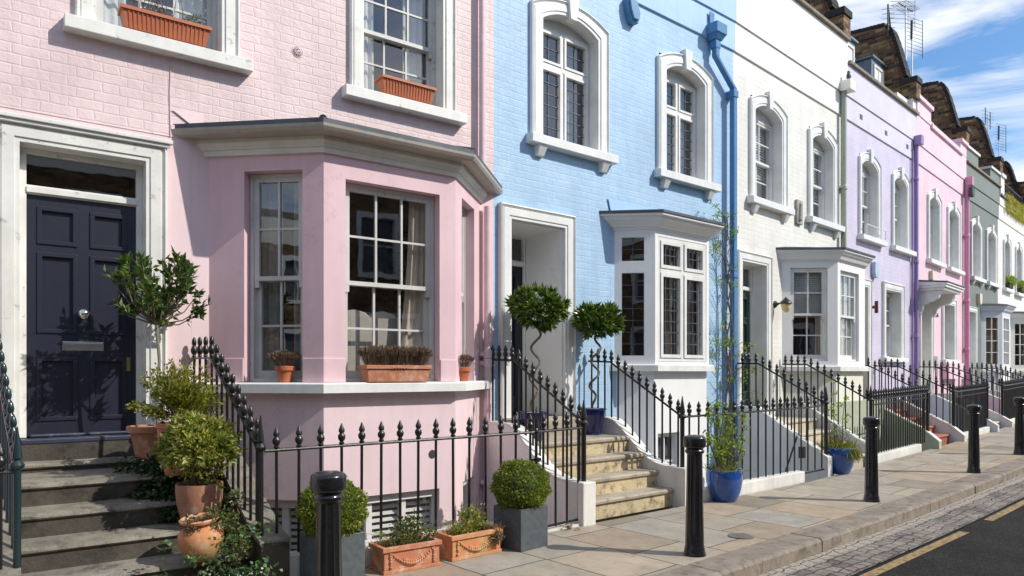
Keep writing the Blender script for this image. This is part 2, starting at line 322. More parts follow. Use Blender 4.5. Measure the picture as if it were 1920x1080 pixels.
# ------------------------------------------------------------------ geometry helpers
def tag(o, label=None, cat=None, group=None, kind=None):
    if label: o['label'] = label
    if cat: o['category'] = cat
    if group: o['group'] = group
    if kind: o['kind'] = kind
    return o
class MB:
    """collects shapes; T maps (t, q, z) to local coordinates"""
    def __init__(s, T=None): s.v = []; s.f = []; s.T = T or (lambda a, q, z: (a, -q, z))
    def add(s, vs, fs, raw=False):
        n = len(s.v); s.v += [tuple(p) if raw else s.T(*p) for p in vs]; s.f += [tuple(i + n for i in f) for f in fs]
    def box(s, a0, a1, q0, q1, z0, z1):
        s.add([(a0, q0, z0), (a1, q0, z0), (a1, q1, z0), (a0, q1, z0), (a0, q0, z1), (a1, q0, z1), (a1, q1, z1), (a0, q1, z1)],
              [(0, 1, 2, 3), (7, 6, 5, 4), (0, 4, 5, 1), (1, 5, 6, 2), (2, 6, 7, 3), (3, 7, 4, 0)])
    def quad(s, a0, a1, q, z0, z1): s.add([(a0, q, z0), (a1, q, z0), (a1, q, z1), (a0, q, z1)], [(0, 1, 2, 3)])
    def hexa(s, p): s.add(p, [(0, 1, 2, 3), (7, 6, 5, 4), (0, 4, 5, 1), (1, 5, 6, 2), (2, 6, 7, 3), (3, 7, 4, 0)])
    def prism(s, poly, z0, z1):
        n = len(poly); s.add([(a, q, z0) for a, q in poly] + [(a, q, z1) for a, q in poly],
              [tuple(range(n - 1, -1, -1)), tuple(range(n, 2 * n))] + [(i, (i + 1) % n, n + (i + 1) % n, n + i) for i in range(n)])
    def side(s, poly, a0, a1):
        """polygon in (q, z) extruded along a"""
        n = len(poly); s.add([(a0, q, z) for q, z in poly] + [(a1, q, z) for q, z in poly],
              [tuple(range(n - 1, -1, -1)), tuple(range(n, 2 * n))] + [(i, (i + 1) % n, n + (i + 1) % n, n + i) for i in range(n)])
    def front(s, poly, q0, q1):
        n = len(poly); s.add([(a, q0, z) for a, z in poly] + [(a, q1, z) for a, z in poly],
              [tuple(range(n - 1, -1, -1)), tuple(range(n, 2 * n))] + [(i, (i + 1) % n, n + (i + 1) % n, n + i) for i in range(n)])
    def grid(s, rows, closed=False):
        """rows of equally long point lists joined by quads"""
        n = len(rows[0]); vs = [p for r in rows for p in r]; fs = []
        for i in range(len(rows) - 1):
            for j in range(n if closed else n - 1):
                k = (j + 1) % n; fs.append((i * n + j, i * n + k, (i + 1) * n + k, (i + 1) * n + j))
        s.add(vs, fs)
    def lathe(s, c, prof, seg=16, sx=1.0, sy=1.0):
        cx, cy, cz = c; rows = [[(cx + r * sx * cos(2 * pi * j / seg), cy + r * sy * sin(2 * pi * j / seg), cz + z) for j in range(seg)] for r, z in prof]
        n = len(s.v); s.grid(rows, True); m = len(prof)
        s.f.append(tuple(n + j for j in range(seg - 1, -1, -1))); s.f.append(tuple(n + (m - 1) * seg + j for j in range(seg)))
    def tube(s, pts, r, seg=8, raw=False):
        P = [Vector(p if raw else s.T(*p)) for p in pts]; m = len(P); rows = []
        rs = r if isinstance(r, (list, tuple)) else [r] * m
        up = Vector((0, 0, 1)); prev = None
        for i in range(m):
            d = (P[min(i + 1, m - 1)] - P[max(i - 1, 0)]).normalized()
            a = prev if prev is not None else (up if abs(d.z) < .9 else Vector((1, 0, 0)))
            x = (a - d * a.dot(d)); x = x.normalized() if x.length > 1e-6 else d.orthogonal().normalized()
            prev = x; y = d.cross(x)
            rows.append([tuple(P[i] + (x * cos(2 * pi * j / seg) + y * sin(2 * pi * j / seg)) * rs[i]) for j in range(seg)])
        n = len(s.v); vs = [p for q in rows for p in q]; fs = []
        for i in range(m - 1):
            for j in range(seg):
                k = (j + 1) % seg; fs.append((i * seg + j, i * seg + k, (i + 1) * seg + k, (i + 1) * seg + j))
        fs.append(tuple(range(seg - 1, -1, -1))); fs.append(tuple((m - 1) * seg + j for j in range(seg)))
        s.add(vs, fs, raw=True)
    def build(s, name, mat, parent=None, smooth=False, bevel=0, loc=None, rotz=None, label=None, recalc=True):
        me = bpy.data.meshes.new(name); me.from_pydata(s.v, [], s.f); me.materials.append(M[mat] if isinstance(mat, str) else mat)
        if recalc:
            b = bmesh.new(); b.from_mesh(me); bmesh.ops.recalc_face_normals(b, faces=b.faces); b.to_mesh(me); b.free()
        o = bpy.data.objects.new(name, me); COL.objects.link(o)
        if parent is not None: o.parent = parent
        if smooth:
            me.shade_smooth()
            if smooth != 'all':
                md = o.modifiers.new('edge', 'EDGE_SPLIT'); md.split_angle = radians(38)
        if bevel:
            md = o.modifiers.new('bevel', 'BEVEL'); md.width = bevel; md.segments = 2; md.limit_method = 'ANGLE'; md.angle_limit = radians(50)
        if loc is not None: o.location = loc
        if rotz is not None: o.rotation_euler = (0, 0, rotz)
        if label: o['label'] = label
        return o
def empty(name, loc, rotz=0, label=None, cat=None, group=None):
    o = bpy.data.objects.new(name, None); COL.objects.link(o); o.location = loc; o.rotation_euler = (0, 0, rotz)
    o.empty_display_size = .2; return tag(o, label, cat, group)

class Frame:
    """a house front: s runs along the facade, p out from it towards the road, z up"""
    def __init__(s, X, Y, deg, W): s.O = (X, Y); s.r = radians(deg); s.e = (cos(s.r), sin(s.r)); s.n = (sin(s.r), -cos(s.r)); s.W = W
    def w(s, a, p, z=0): return (s.O[0] + a * s.e[0] + p * s.n[0], s.O[1] + a * s.e[1] + p * s.n[1], z)
    def inv(s, X, Y):
        dx, dy = X - s.O[0], Y - s.O[1]; return dx * s.e[0] + dy * s.e[1], dx * s.n[0] + dy * s.n[1]
    def thing(s, name, a, p, z, label, cat, group=None, turn=0): return empty(name, s.w(a, p, z), s.r + turn, label, cat, group)
PINK = Frame(-.2188, 8.3765, 36.064, 5.2); BLUE = Frame(-.2188, 8.3765, 39.251, 4.863); WHITE = Frame(3.547, 11.4534, 43.441, 4.428)
LILAC = Frame(6.7621, 14.4981, 43.746, 4.226); ROSE = Frame(9.8151, 17.4202, 45.649, 4.904); GREY = Frame(13.2432, 20.9269, 44.366, 4.108)
CREAM = Frame(16.18, 23.7994, 45.0, 4.4); _w = CREAM.w(4.4, 0); FAR = Frame(_w[0], _w[1], 45.0, 4.6)
KX, KY, KD = 2.04, 5.79, radians(41.7)
def kerb_t(X, Y): return (X - KX) * cos(KD) + (Y - KY) * sin(KD), -(X - KX) * sin(KD) + (Y - KY) * cos(KD)
def kw(t, w, z=0): return (KX + t * cos(KD) - w * sin(KD), KY + t * sin(KD) + w * cos(KD), z)
def gt(t): return .0165 * max(0, t - 3.2)
def ground(X, Y, *_): return gt(kerb_t(X, Y)[0])

# ------------------------------------------------------------------ pavement, road, far ground
FENCE = [PINK.w(-40, 1.79), PINK.w(-4.6, 1.79), BLUE.w(-.05, 1.6), BLUE.w(1.5, 1.6), WHITE.w(-.1, 1.6), WHITE.w(1.65, 1.6), LILAC.w(0, 1.6), ROSE.w(0, 1.6), GREY.w(0, 1.6), CREAM.w(0, 1.6), CREAM.w(40, 1.6)]
FK = [kerb_t(p[0], p[1]) for p in FENCE]
def w_in(t):
    for (t0, w0), (t1, w1) in zip(FK, FK[1:]):
        if t0 <= t <= t1: return w0 + (w1 - w0) * (t - t0) / (t1 - t0)
    return FK[-1][1]
TS = [-14 + .5 * i for i in range(150)]
def strip(w0, w1, dz, name, mat, T=TS, nx=1, rr=None):
    mb = MB(lambda x, y, z: (x, y, z)); rows = []
    for t in T:
        a = w0(t) if callable(w0) else w0; b = w1(t) if callable(w1) else w1
        rows.append([(t, a + (b - a) * i / nx, gt(t) + dz) for i in range(nx + 1)])
    mb.grid(rows); return mb.build(name, mat, loc=(KX, KY, 0), rotz=KD)
tag(strip(.30, w_in, 0, 'pavement', 'flagstones', nx=3), kind='structure')
# granite kerb: separate stones with a rounded nose
kb = MB(lambda x, y, z: (x, y, z)); t = -14.0; random.seed(5)
while t < 60:
    ln = random.uniform(1.0, 1.65); dy = random.uniform(-.006, .006); dz = random.uniform(-.003, .004); z0 = gt(t) + dz; z1 = gt(t + ln) + dz
    prof = [(.305, -.2), (.305, .003), (.03, .003), (.008, -.004), (-.006, -.022), (-.008, -.2)]
    kb.add([(t + .004, y + dy, z + z0) for y, z in prof] + [(t + ln - .004, y + dy, z + z1) for y, z in prof],
           [(5, 4, 3, 2, 1, 0), (6, 7, 8, 9, 10, 11)] + [(i, (i + 1) % 6, 6 + (i + 1) % 6, 6 + i) for i in range(6)])
    t += ln
tag(kb.build('kerb', 'kerb_granite', loc=(KX, KY, 0), rotz=KD, bevel=.006), kind='structure')
tag(strip(-.008, -.50, -.118, 'gutter_setts', 'setts'), kind='structure')
tag(strip(-.50, -6.6, -.128, 'road', 'asphalt'), kind='structure')
yl = MB(lambda x, y, z: (x, y, z))
def yseg(t0, t1, w0, w1):
    n = max(1, int((t1 - t0) / .4)); rows = []
    for i in range(n + 1):
        tt = t0 + (t1 - t0) * i / n; rows.append([(tt, w0, gt(tt) - .123), (tt, w1, gt(tt) - .123)])
    yl.grid(rows)
yseg(-14, 2.95, -.63, -.54); yseg(3.75, 3.85, -.63, -.54); yseg(3.85, 45, -.63, -.54)
tag(yl.build('yellow_line', 'yellow_line', loc=(KX, KY, 0), rotz=KD), kind='structure')
tag(strip(-6.6, -9.6, .0, 'far_pavement', 'flagstones'), kind='structure')
g = MB(lambda x, y, z: (x, y, z)); g.add([(-600, -600, -1.32), (900, -600, -1.32), (900, 900, -1.32), (-600, 900, -1.32)], [(0, 1, 2, 3)])
tag(g.build('ground', 'area_floor'), kind='structure')
# drain cover in the flags
dc = MB(); dc.lathe((0, 0, .003), [(.001, 0), (.115, 0), (.115, .004), (.10, .005), (.001, .005)], 28)
for i in range(-3, 4): dc.box(-.08, .08, i * .027 - .004, i * .027 + .004, .008, .011)
X_, Y_ = (1390 - 960) / 1340 * 1.5 * 1340 / 306, 1.5 * 1340 / 306
tag(dc.build('drain_cover', 'drain_grey', loc=(X_, Y_, .001), rotz=.3), 'round grated drain cover set in the pavement flagstones', 'drain cover')
lf = MB(lambda x, y, z: (x, y, z)); random.seed(11)
# ------------------------------------------------------------------ wall and opening helpers
def face(a, b):
    d = (b[0] - a[0], b[1] - a[1]); ln = hypot(*d); d = (d[0] / ln, d[1] / ln); n = (-d[1], d[0])
    return (lambda t, q, z: (a[0] + t * d[0] + q * n[0], -(a[1] + t * d[1] + q * n[1]), z)), ln
def holed(mb, a0, a1, z0, z1, holes, q=0.0):
    xs = sorted({a0, a1} | {h[0] for h in holes} | {h[1] for h in holes}); zs = sorted({z0, z1} | {max(z0, min(z1, v)) for h in holes for v in (h[2], h[3])})
    for i in range(len(xs) - 1):
        for j in range(len(zs) - 1):
            cx = (xs[i] + xs[i + 1]) / 2; cz = (zs[j] + zs[j + 1]) / 2
            if any(h[0] < cx < h[1] and h[2] < cz < h[3] for h in holes): continue
            mb.quad(xs[i], xs[i + 1], q, zs[j], zs[j + 1])
def thick(mb, a0, a1, z0, z1, holes, q0, q1):
    """a wall of boxes around openings: full-height piers, then the pieces over and under each opening"""
    xs = sorted({a0, a1} | {h[0] for h in holes} | {h[1] for h in holes})
    for i in range(len(xs) - 1):
        cx = (xs[i] + xs[i + 1]) / 2; hs = sorted([(h[2], h[3]) for h in holes if h[0] < cx < h[1]])
        z = z0
        for lo, hi in hs:
            if lo > z: mb.box(xs[i], xs[i + 1], q0, q1, z, lo)
            z = hi
        if z < z1: mb.box(xs[i], xs[i + 1], q0, q1, z, z1)
def outline(a0, a1, z0, zs, rise, n=14):
    """jamb, head (segmental arch when rise > 0), jamb"""
    P = [(a0, z0), (a0, zs)]
    if rise > 0:
        w = (a1 - a0) / 2; R = (w * w + rise * rise) / (2 * rise); c = (a0 + a1) / 2; th = math.asin(w / R)
        for i in range(1, n):
            a = -th + 2 * th * i / n; P.append((c + R * sin(a), zs + rise - R + R * cos(a)))
    P += [(a1, zs), (a1, z0)]; return P
def surround(parent, T, o, i, mat='white_paint', depth=.2, proud=.045, name='surround'):
    mb = MB(T); m = proud
    prof = [(0, -.02), (0, m), (.10, m + .012), (.16, m), (.2, m - .012), (.26, m - .012), (.30, m - .002), (.78, m - .002), (.80, m - .014), (1, m - .014), (1, -depth)]
    rows = [[(a[0] + (b[0] - a[0]) * w, q, a[1] + (b[1] - a[1]) * w) for w, q in prof] for a, b in zip(o, i)]
    mb.grid(rows); return mb.build(name, mat, parent)
def sill(parent, T, a0, a1, z0, z1, q, mat='white_worn', brackets=False):
    mb = MB(T); mb.hexa([(a0, -.15, z0), (a1, -.15, z0), (a1, q, z0), (a0, q, z0), (a0, -.15, z1 + .02), (a1, -.15, z1 + .02), (a1, q, z1 - .012), (a0, q, z1 - .012)])
    if brackets:
        for c in (a0 + .2, a1 - .2): mb.hexa([(c - .06, 0, z0 - .13), (c + .06, 0, z0 - .13), (c + .05, .05, z0 - .13), (c - .05, .05, z0 - .13), (c - .07, 0, z0), (c + .07, 0, z0), (c + .07, q - .015, z0), (c - .07, q - .015, z0)])
    return mb.build('sill', mat, parent, bevel=.006)
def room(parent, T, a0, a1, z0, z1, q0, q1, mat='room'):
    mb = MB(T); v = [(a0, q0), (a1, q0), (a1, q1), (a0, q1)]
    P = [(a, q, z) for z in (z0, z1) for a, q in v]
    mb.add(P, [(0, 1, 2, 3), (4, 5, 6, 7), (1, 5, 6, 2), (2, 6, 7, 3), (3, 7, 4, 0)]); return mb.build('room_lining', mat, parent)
def curtain(parent, T, a0, a1, z0, z1, q, mat='curtain_white', flare=0, amp=.025, wl=.075):
    mb = MB(T); n = max(8, int(abs(a1 - a0) / .012)); rows = []
    for k in range(9):
        f = k / 8; z = z0 + (z1 - z0) * f; row = []
        for i in range(n + 1):
            u = i / n; w = 1 + flare * (1 - f) ** 2
            row.append((a0 + (a1 - a0) * u * w, q + amp * sin(2 * pi * (a1 - a0) * u / wl + .6 * sin(3 * f)) * (.6 + .4 * sin(u * 9)), z))
        rows.append(row)
    mb.grid(rows); return mb.build('curtain', mat, parent, smooth='all')
def blinds(parent, T, a0, a1, z0, z1, q, pitch=.045, mat='blind', tilt=.85, name='blind'):
    mb = MB(T); z = z1
    while z > z0:
        h = pitch * tilt; mb.hexa([(a0, q - .012, z), (a1, q - .012, z), (a1, q + .012, z - h), (a0, q + .012, z - h),
            (a0, q - .012, z + .003), (a1, q - .012, z + .003), (a1, q + .012, z - h + .003), (a0, q + .012, z - h + .003)])
        z -= pitch
    for c in (a0 + .08, a1 - .08): mb.box(c - .002, c + .002, q + .018, q + .021, z0, z1)
    return mb.build(name, mat, parent)
def panes(parent, T, a0, a1, z0, z1, q):
    mb = MB(T); mb.quad(a0, a1, q, z0, z1); return mb.build('pane', 'glass', parent)
def sash(parent, T, a0, a1, z0, z1, q, cols, ru, rl, mat='sash_white', split=.5, fr=.055, mw=.018, name='sash_frame', horns=True):
    """vertical sliding sash: box frame, upper sash in front, lower sash 45 mm behind it"""
    mb = MB(T); zm = z0 + (z1 - z0) * split
    mb.box(a0, a0 + fr * .55, q - .09, q + .03, z0, z1); mb.box(a1 - fr * .55, a1, q - .09, q + .03, z0, z1)
    mb.box(a0 + fr * .55, a1 - fr * .55, q - .09, q + .03, z1 - fr * .5, z1); mb.box(a0 + fr * .55, a1 - fr * .55, q - .09, q + .035, z0, z0 + .03)
    b0, b1 = a0 + fr * .55, a1 - fr * .55; w = fr * .8
    for (lo, hi, qq, n, brail) in ((zm - .02, z1 - fr * .5, q, ru, .04), (z0 + .03, zm + .02, q - .045, rl, .075)):
        mb.box(b0, b0 + w, qq - .02, qq + .018, lo, hi); mb.box(b1 - w, b1, qq - .02, qq + .018, lo, hi)
        mb.box(b0 + w, b1 - w, qq - .02, qq + .018, hi - .04, hi); mb.box(b0 + w, b1 - w, qq - .02, qq + .018, lo, lo + brail)
        for i in range(1, cols):
            c = b0 + w + (b1 - b0 - 2 * w) * i / cols; mb.box(c - mw / 2, c + mw / 2, qq - .015, qq + .013, lo + brail, hi - .04)
        for i in range(1, n):
            c = lo + brail + (hi - .04 - lo - brail) * i / n; mb.box(b0 + w, b1 - w, qq - .013, qq + .011, c - mw / 2, c + mw / 2)
    if horns:
        for c in (b0 + w / 2, b1 - w / 2): mb.box(c - w / 2 + .002, c + w / 2 - .002, q - .018, q + .016, zm - .085, zm - .0205)
    o = mb.build(name, mat, parent)
    panes(parent, T, b0 + w * .5, b1 - w * .5, zm, z1 - fr * .6, q - .004); panes(parent, T, b0 + w * .5, b1 - w * .5, z0 + .05, zm, q - .05)
    return o
def casement(parent, T, a0, a1, z0, z1, q, n, zt, lead_c, lead_l, lead_u, mat='sash_white', fr=.05, st=.05):
    """casements with a transom light over each, leaded glass"""
    mb = MB(T); ld = MB(T)
    mb.box(a0, a0 + fr, q - .05, q + .03, z0, z1); mb.box(a1 - fr, a1, q - .05, q + .03, z0, z1)
    mb.box(a0 + fr, a1 - fr, q - .05, q + .03, z1 - fr, z1); mb.box(a0 + fr, a1 - fr, q - .05, q + .03, z0, z0 + fr); mb.box(a0 + fr, a1 - fr, q - .05, q + .034, zt - .03, zt + .03)
    wd = (a1 - a0 - 2 * fr - (n - 1) * fr) / n
    for k in range(n):
        b0 = a0 + fr + k * (wd + fr); b1 = b0 + wd
        if k < n - 1: mb.box(b1, b1 + fr, q - .05, q + .028, z0 + fr, z1 - fr)
        for lo, hi, rows in ((z0 + fr, zt - .03, lead_l), (zt + .03, z1 - fr, lead_u)):
            mb.box(b0 + .004, b0 + st, q - .02, q + .045, lo + .004, hi - .004); mb.box(b1 - st, b1 - .004, q - .02, q + .045, lo + .004, hi - .004)
            mb.box(b0 + st, b1 - st, q - .02, q + .045, lo + .004, lo + st); mb.box(b0 + st, b1 - st, q - .02, q + .045, hi - st, hi - .004)
            c0, c1, d0, d1 = b0 + st, b1 - st, lo + st, hi - st
            for i in range(1, lead_c): c = c0 + (c1 - c0) * i / lead_c; ld.box(c - .005, c + .005, q + .002, q + .010, d0, d1)
            for i in range(1, rows): c = d0 + (d1 - d0) * i / rows; ld.box(c0, c1, q + .001, q + .009, c - .005, c + .005)
            panes(parent, T, c0 - .005, c1 + .005, d0 - .005, d1 + .005, q)
    ld.build('lead_cames', 'lead', parent); return mb.build('casement_frame', mat, parent)
T0 = lambda a, q, z: (a, -q, z)
def key_stone(parent, c, z0, z1, mat='white_paint'):
    mb = MB(); mb.hexa([(c - .055, -.03, z0), (c + .055, -.03, z0), (c + .055, .075, z0), (c - .055, .075, z0), (c - .095, -.03, z1), (c + .095, -.03, z1), (c + .095, .085, z1), (c - .095, .085, z1)])
    return mb.build('keystone', mat, parent, bevel=.006)
def upper_window(house, a0, a1, j, kind, sx, brackets=True, smat='white_paint', glaz='sash_white', cols=2, cur='curtain_white', label=None):
    """arched first-floor window: outer a0..a1, jamb width j"""
    z = 4.42; o0, o1 = outline(a0, a1, z, 6.05, .17), outline(a0 + j, a1 - j, z, 5.90, .15)
    win = MB(); win.box(a0 + j + .002, a1 - j - .002, -.205, -.17, 5.83, 6.05)   # tympanum board
    w = win.build('window', glaz, house, label=label)
    surround(w, T0, o0, o1, smat, .2); key_stone(w, (a0 + a1) / 2, 6.0, 6.29, smat)
    sill(w, T0, sx[0], sx[1], 4.30, 4.42, .13, smat if smat != 'white_paint' else 'white_paint', brackets)
    b0, b1 = a0 + j + .002, a1 - j - .002
    if kind == 'sash': sash(w, T0, b0, b1, 4.43, 5.85, -.17, cols, 2, 2, glaz)
    else: casement(w, T0, b0, b1, 4.43, 5.90, -.17, 2, 5.42, 2, 6, 2, glaz, .04, .035)
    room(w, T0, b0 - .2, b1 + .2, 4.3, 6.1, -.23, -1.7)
    if cur == 'blind': blinds(w, T0, b0 + .05, b1 - .05, 4.95, 5.85, -.28); curtain(w, T0, b0, b1 - .02, 4.35, 5.1, -.36, 'curtain_white')
    else:
        curtain(w, T0, b0, b0 + .26, 4.35, 6, -.29, cur); curtain(w, T0, b1 - .34, b1 - .08, 4.35, 6, -.29, cur)
    return (a0 + .06, a1 - .06, z - .03, 6.12)
def panel_door(house, a0, a1, z0, z1, q, mat, panels, knob=None, letter=None, label=None, worn=None):
    mb = MB(); d = 0.018; xs = sorted({0.0, 1.0} | {v for p in panels for v in p[:2]}); W = a1 - a0; Hh = z1 - z0
    holes = [(a0 + p[0] * W, a0 + p[1] * W, z0 + p[2] * Hh, z0 + p[3] * Hh) for p in panels]
    thick(mb, a0, a1, z0, z1, holes, q - .045, q)
    for h in holes:
        mb.box(h[0], h[1], q - .04, q - d, h[2], h[3])
        r = .022
        for b in ((h[0] - .012, h[1] + .012, h[3] - r, h[3] + .012), (h[0] - .012, h[1] + .012, h[2] - .012, h[2] + r), (h[0] - .012, h[0] + r, h[2] + r, h[3] - r), (h[1] - r, h[1] + .012, h[2] + r, h[3] - r)):
            mb.box(b[0], b[1], q - d, q + .012, b[2], b[3])
    o = mb.build('door', mat, house, bevel=.003, label=label)
    if knob:
        k = MB(lambda x, y, z: (a0 + knob[0] * W + x, -(q + z), z0 + knob[1] * Hh + y)); k.lathe((0, 0, 0), [(.038, 0), (.04, .006), (.02, .012), (.014, .03), (.03, .042), (.034, .058), (.024, .07), (.004, .075)], 20)
        k.build('door_knob', 'chrome', o, smooth=True)
    if letter:
        cx, cz = a0 + letter[0] * W, z0 + letter[1] * Hh; w2 = letter[2] * W / 2
        k = MB(); k.box(cx - w2, cx + w2, q, q + .006, cz - .038, cz + .038); k.box(cx - w2 + .012, cx + w2 - .012, q + .006, q + .012, cz - .026, cz + .022); k.box(cx - w2 + .01, cx + w2 - .01, q + .006, q + .02, cz + .02, cz + .028)
        k.build('letterbox', 'chrome', o, bevel=.002)
    return o
def doorway(house, a0, a1, z0, z1, bw, depth, door_mat, panels, smat='white_paint', cheek='white_paint', zt=2.95, zb=.97, knob=None, letter=None, dl=None, wide=None):
    """moulded architrave, panelled reveal, door with fanlight over it; a0..a1 is the opening"""
    o = MB(); o.box(a0, a1, -depth - .06, -depth, zt, zt + .075)             # transom
    o.box(a0, a0 + .05, -depth - .06, -depth + .01, zb, z1); o.box(a1 - .05, a1, -depth - .06, -depth + .01, zb, z1); o.box(a0 + .05, a1 - .05, -depth - .06, -depth + .01, z1 - .04, z1)
    o.box(a0 + .05, a1 - .05, -depth - .01, -depth + .025, zt + .01, zt + .06)
    fr = o.build('door_frame', smat, house, bevel=.004)
    surround(fr, T0, [(a0 - bw, z0), (a0 - bw, z1 + bw), (a1 + bw, z1 + bw), (a1 + bw, z0)], [(a0, z0), (a0, z1), (a1, z1), (a1, z0)], smat, depth, .06, 'architrave')
    panes(fr, T0, a0 + .04, a1 - .04, zt + .07, z1 - .03, -depth - .03)
    room(fr, T0, a0, a1, zt, z1 + .05, -depth - .07, -depth - 1.2)
    st = MB(); st.box(a0 - .02, a1 + .02, -depth - .06, .015, zb - .22, zb - .02); st.build('threshold', 'step_riser', fr, bevel=.01)
    return panel_door(house, a0 + .05, a1 - .05, zb + .005, zt, -depth - .02, door_mat, panels, knob, letter, dl)
SIX = [(.106, .433, .805, .95), (.577, .89, .805, .95), (.106, .433, .436, .76), (.577, .89, .436, .76), (.106, .433, .07, .325), (.577, .89, .07, .325)]
FOUR = [(.15, .85, .76, .94), (.15, .45, .42, .72), (.55, .85, .42, .72), (.15, .45, .10, .37), (.55, .85, .10, .37)]
def offset(path, q):
    """offset an open plan path outwards by q; its ends stay on the wall line p = 0"""
    n = len(path); L_ = []
    for a, b in zip(path, path[1:]):
        d = (b[0] - a[0], b[1] - a[1]); l = hypot(*d); d = (d[0] / l, d[1] / l); nn = (-d[1], d[0]); L_.append(((a[0] + nn[0] * q, a[1] + nn[1] * q), d))
    def isect(A, B):
        (p, d), (r, e) = A, B; den = d[0] * e[1] - d[1] * e[0]; t_ = ((r[0] - p[0]) * e[1] - (r[1] - p[1]) * e[0]) / den; return (p[0] + d[0] * t_, p[1] + d[1] * t_)
    W_ = ((0, path[0][1]), (1, 0)); P = [isect(L_[0], W_)]
    for i in range(len(L_) - 1): P.append(isect(L_[i], L_[i + 1]))
    P.append(isect(L_[-1], W_)); return P
def cornice(parent, path, prof, mat, name='cornice'):
    mb = MB(); rows = [[(a, p, z) for a, p in offset(path, q)] for q, z in prof]
    rows = [list(r) for r in zip(*rows)]; mb.grid(rows)
    for q, z in (prof[0], prof[-1]):
        P = offset(path, q); mb.add([(a, p, z) for a, p in P], [tuple(range(len(P)))])
    return mb.build(name, mat, parent)
def house_shell(name, F, holes, brick, stuc, par_top, label, cat='house', strings=True, lower=None, coping='coping', top_over=.06):
    h = empty(name, F.w(0, 0, 0), F.r, label, cat, 'terraced houses with painted fronts along the street')
    W = F.W; zt = 6.66
    if lower:
        mb = MB(); holed(mb, F.s0, W, -1.32, lower[1], [x for x in holes]); mb.build('wall', lower[0], h)
        mb = MB(); holed(mb, F.s0, W, lower[1], zt, [x for x in holes], .006); mb.box(F.s0, W, -.01, .006, lower[1] - .004, lower[1]); mb.build('brick_wall', brick, h)
    else:
        mb = MB(); holed(mb, F.s0, W, -1.32, zt, holes); mb.build('brick_wall', brick, h)
    mb = MB(); mb.quad(F.s0, W, -6.5, -1.32, par_top)
    for s_ in (F.s0, W): mb.add([(s_, -.002, -1.32), (s_, -6.5, -1.32), (s_, -6.5, par_top - .4), (s_, -.002, par_top - .4)], [(0, 1, 2, 3)])
    mb.build('side_and_rear_wall', 'stock_brick', h)
    mb = MB(); mb.add([(F.s0, -.3, par_top - .5), (W, -.3, par_top - .5), (W, -6.5, par_top - .5), (F.s0, -6.5, par_top - .5)], [(0, 1, 2, 3)]); mb.build('roof', 'slate', h)
    mb = MB(); mb.box(F.s0, W, -.28, .03, zt, 7.12); mb.build('string_band', stuc, h, bevel=.006)
    mb = MB(); mb.box(F.s0, W, -.28, .055, 7.12, par_top); mb.build('parapet', stuc, h, bevel=.006)
    if coping:
        mb = MB(); mb.box(F.s0, W, -.34, .055 + top_over, par_top, par_top + .07); mb.build('coping', coping, h, bevel=.012)
    return h
for F in (PINK, BLUE, WHITE, LILAC, ROSE, GREY, CREAM, FAR): F.s0 = 0.0
PINK.s0 = -9.0; PINK.W = 0.0
def lt_pipe(house, s, q, z0, z1, r, mat, joints=()):
    mb = MB(); mb.tube([(s, q, z0), (s, q, z1)], r, 12)
    for z in joints: mb.lathe((s, q, z), [(r, -.05), (r + .012, -.045), (r + .012, .04), (r + .006, .05), (r, .05)], 12)
    for z in joints: mb.box(s - r - .05, s + r + .05, 0, q, z - .02, z + .02)
    return mb.build('downpipe', mat, house, smooth=True)
